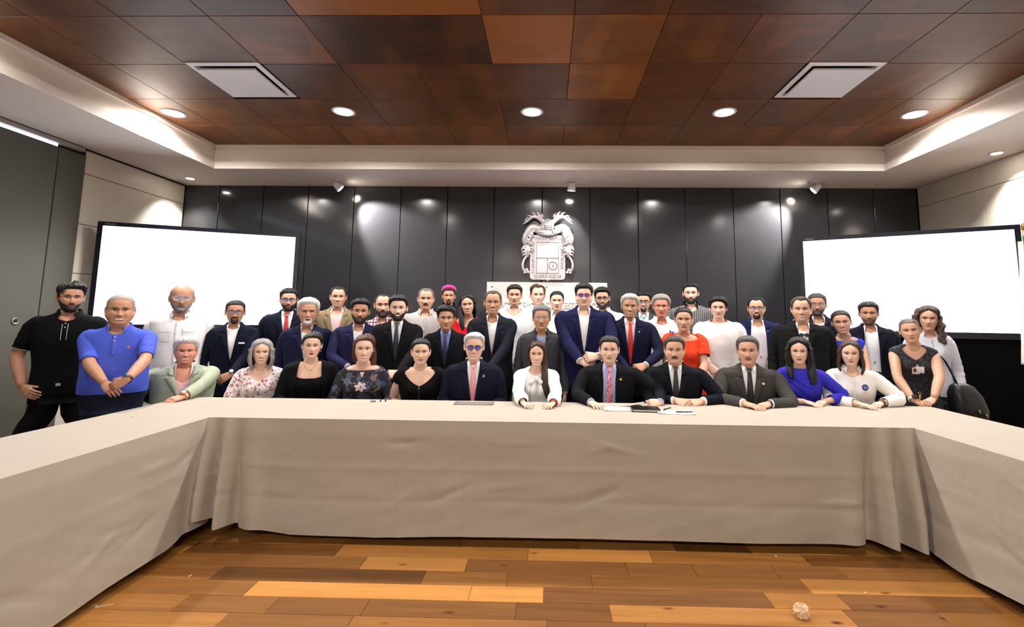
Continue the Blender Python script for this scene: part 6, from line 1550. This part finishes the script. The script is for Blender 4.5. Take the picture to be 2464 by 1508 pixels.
# necklace and earrings; zip; keyhole flower; bow; bracelets; round logo
h = PP[751]; g = G(); q = np.linspace(-1, 1, 25); g.tube(np.array([h.front(.062 * h.s * v, .052 + .082 * (1 - v * v) ** .6, .002) for v in q]), .0012, 5); nk = obj('necklace', g, M_GOLD, h.root)
g = G(); g.blob(h.front(0.008, .138, .004), (.004, .003, .006), 6, 8); obj('pendant', g, M_GOLD, nk)
h = PP[1013]; g = G(); rr_ = np.linspace(.238, .45, 14); g.tube(h.front(0 * rr_, rr_, .0145), .0026, 6); zp = obj('zipper', g, M_CHROME, h.root)
g = G(); g.tube([h.front(0., .24, .018), h.front(0., .275, .02)], [.004, .0025], 6); obj('zip_pull', g, M_CHROME, zp)
h = PP[876]; rr_ = np.linspace(.118, .165, 6)
g = G(); P = np.stack([h.front(k * np.interp(rr_, [.118, .165], [.018, .002]), rr_, .0135) for k in (-1, 0, 1)], 1); g.grid(P); obj('keyhole_opening', g, skin_mat(h.S['skin']), h.root)
fm = mat('petal_pale', (206, 186, 190), .7)
def flower(x, r, rad, m, nm='printed_flower'):
    g = G(); c = np.array([x, r])
    for k in range(6):
        a = k / 6 * 2 * np.pi + .3; th = np.linspace(0, 2 * np.pi, 11)[:-1]
        cx_, cr_ = x + rad * .58 * math.cos(a), r + rad * .58 * math.sin(a)
        ex = rad * (.46 * np.cos(th) * math.cos(a) - .30 * np.sin(th) * math.sin(a)); er = rad * (.46 * np.cos(th) * math.sin(a) + .30 * np.sin(th) * math.cos(a))
        g.add(h.front(cx_ + ex, cr_ + er, .0145), [list(range(10))])
    o = obj(nm, g, m, h.root); disc_on(h, 'flower_centre', mat('flower_eye', (90, 60, 60), .7), x, r, rad * .16, .016, parent=o); return o
flower(-.005, .255, .048, fm); flower(-.115, .20, .036, mat('petal_blue', (92, 104, 132), .7)); flower(-.10, .145, .030, mat('petal_slate', (78, 86, 110), .7)); flower(.095, .18, .026, mat('petal_brown', (112, 96, 92), .7)); flower(.02, .36, .055, mat('petal_teal', (52, 66, 86), .7))
h = PP[1291]; wmat = cloth_mat(WHT)
for sgn, x0, r1, ww in ((-1, -.012, .50, .030), (1, .03, .46, .026)):
    g = G(); rr_ = np.linspace(.14, r1, 14); q = np.linspace(0, 1, 14)
    P = np.stack([h.front(x0 + .02 * q * sgn + k * (ww * (.45 + .75 * q)), rr_, .022 + .010 * np.sin(q * 6 + k * 2) * q + .006 * (1 - abs(k))) for k in (-1, -.5, 0, .5, 1)], 1)
    g.grid(P); g.grid(P + np.array([0, .005, 0]), flip=True); obj('bow_tail', g, wmat, h.root)
g = G(); g.blob(h.front(0., .15, .032), (.018, .014, .022), 10, 14); obj('bow_knot', g, wmat, h.root)
for sgn in (-1, 1):
    g = G(); q = np.linspace(0, 1, 14); lp = np.array([h.front((sgn * .055 * math.sin(math.pi * v)) * h.s, .155 + .05 * math.sin(math.pi * v) * (.4 + v), .028 + .012 * math.sin(2 * math.pi * v)) for v in q]); g.tube(lp, .012 + .008 * np.sin(np.pi * q), 10, flat=.35, up=(0, 1, 0)); obj('bow_loop', g, wmat, h.root)
A = h.arms[1]; d = A['wr'] - A['el']; d /= np.linalg.norm(d)
for k, c in enumerate(((170, 30, 40), (210, 176, 100), (60, 56, 60))):
    g = G(); t_ = np.linspace(0, 2 * np.pi, 25); u_ = np.cross(d, (0, 0, 1.0)); u_ /= np.linalg.norm(u_); v_ = np.cross(d, u_); c0 = A['wr'] - d * (.002 + .011 * k)
    g.tube(c0 + .030 * (np.cos(t_)[:, None] * u_ + np.sin(t_)[:, None] * v_), .0034, 6, caps=False); obj('bracelet', g, mat('bracelet_%d' % k, c, .3, metal=.5 if k else 0), h.root)
h = PP[2046]; lg = disc_on(h, 'round_logo', mat('logo_navy', (44, 56, 132), .6), .088, .215, .027, .017)
for dx, dr in ((-.008, .004), (.008, -.004)):
    g = G(); g.tube([h.front((.088 + dx - .006) * h.s, .215 + .010, .019), h.front((.088 + dx) * h.s, .215 - .008, .020), h.front((.088 + dx + .006) * h.s, .215 + .010, .019)], .0016, 5); obj('logo_mark', g, mat('logo_pale', (196, 206, 236), .6), lg)
patch_on(h, 'logo_text_band', mat('logo_peach', (226, 186, 164), .7), .06, .118, .255, .266, .0165)
h = PP[1922]; bm = cloth_mat((48, 44, 176))
for k in range(3):
    g = G(); q = np.linspace(0, 1, 16); g.tube(h.front((-.12 + .25 * q) * h.s, .10 + .05 * k + (.17 + .02 * k) * q ** .8 - .06 * (1 - q) * 0, .014 + .003 * np.sin(q * 3)), .006 * np.sin(np.pi * np.clip(q, .05, .95)) + .001, 8, flat=.6); obj('drape_fold', g, bm, h.root)
h = PP[1645]
for k in range(4):
    g = G(); g.blob(h.front((-.11 - .012 * k) * h.s, .085 + .018 * k, .024), (.0035, .0025, .0035), 5, 8); obj('shoulder_stud', g, M_GOLD, h.root)

pK = at(2212, 956, y=3.93); e = empty('key_bunch', (pK[0], pK[1], pK[2] - .02)); tag(e, 'small gold keys held by the woman with the badge', 'keys')
g = G(); g.tube([(-.006, 0, -.01), (.002, -.004, .02), (.006, -.002, .045)], [.005, .006, .004], 8); obj('key', g, M_GOLD, e)
g = G(); t_ = np.linspace(0, 2 * np.pi, 17); g.tube(np.stack([.004 + .010 * np.cos(t_), -.004 + 0 * t_, .052 + .010 * np.sin(t_)], -1), .002, 6); obj('key_ring', g, M_GOLD, e)
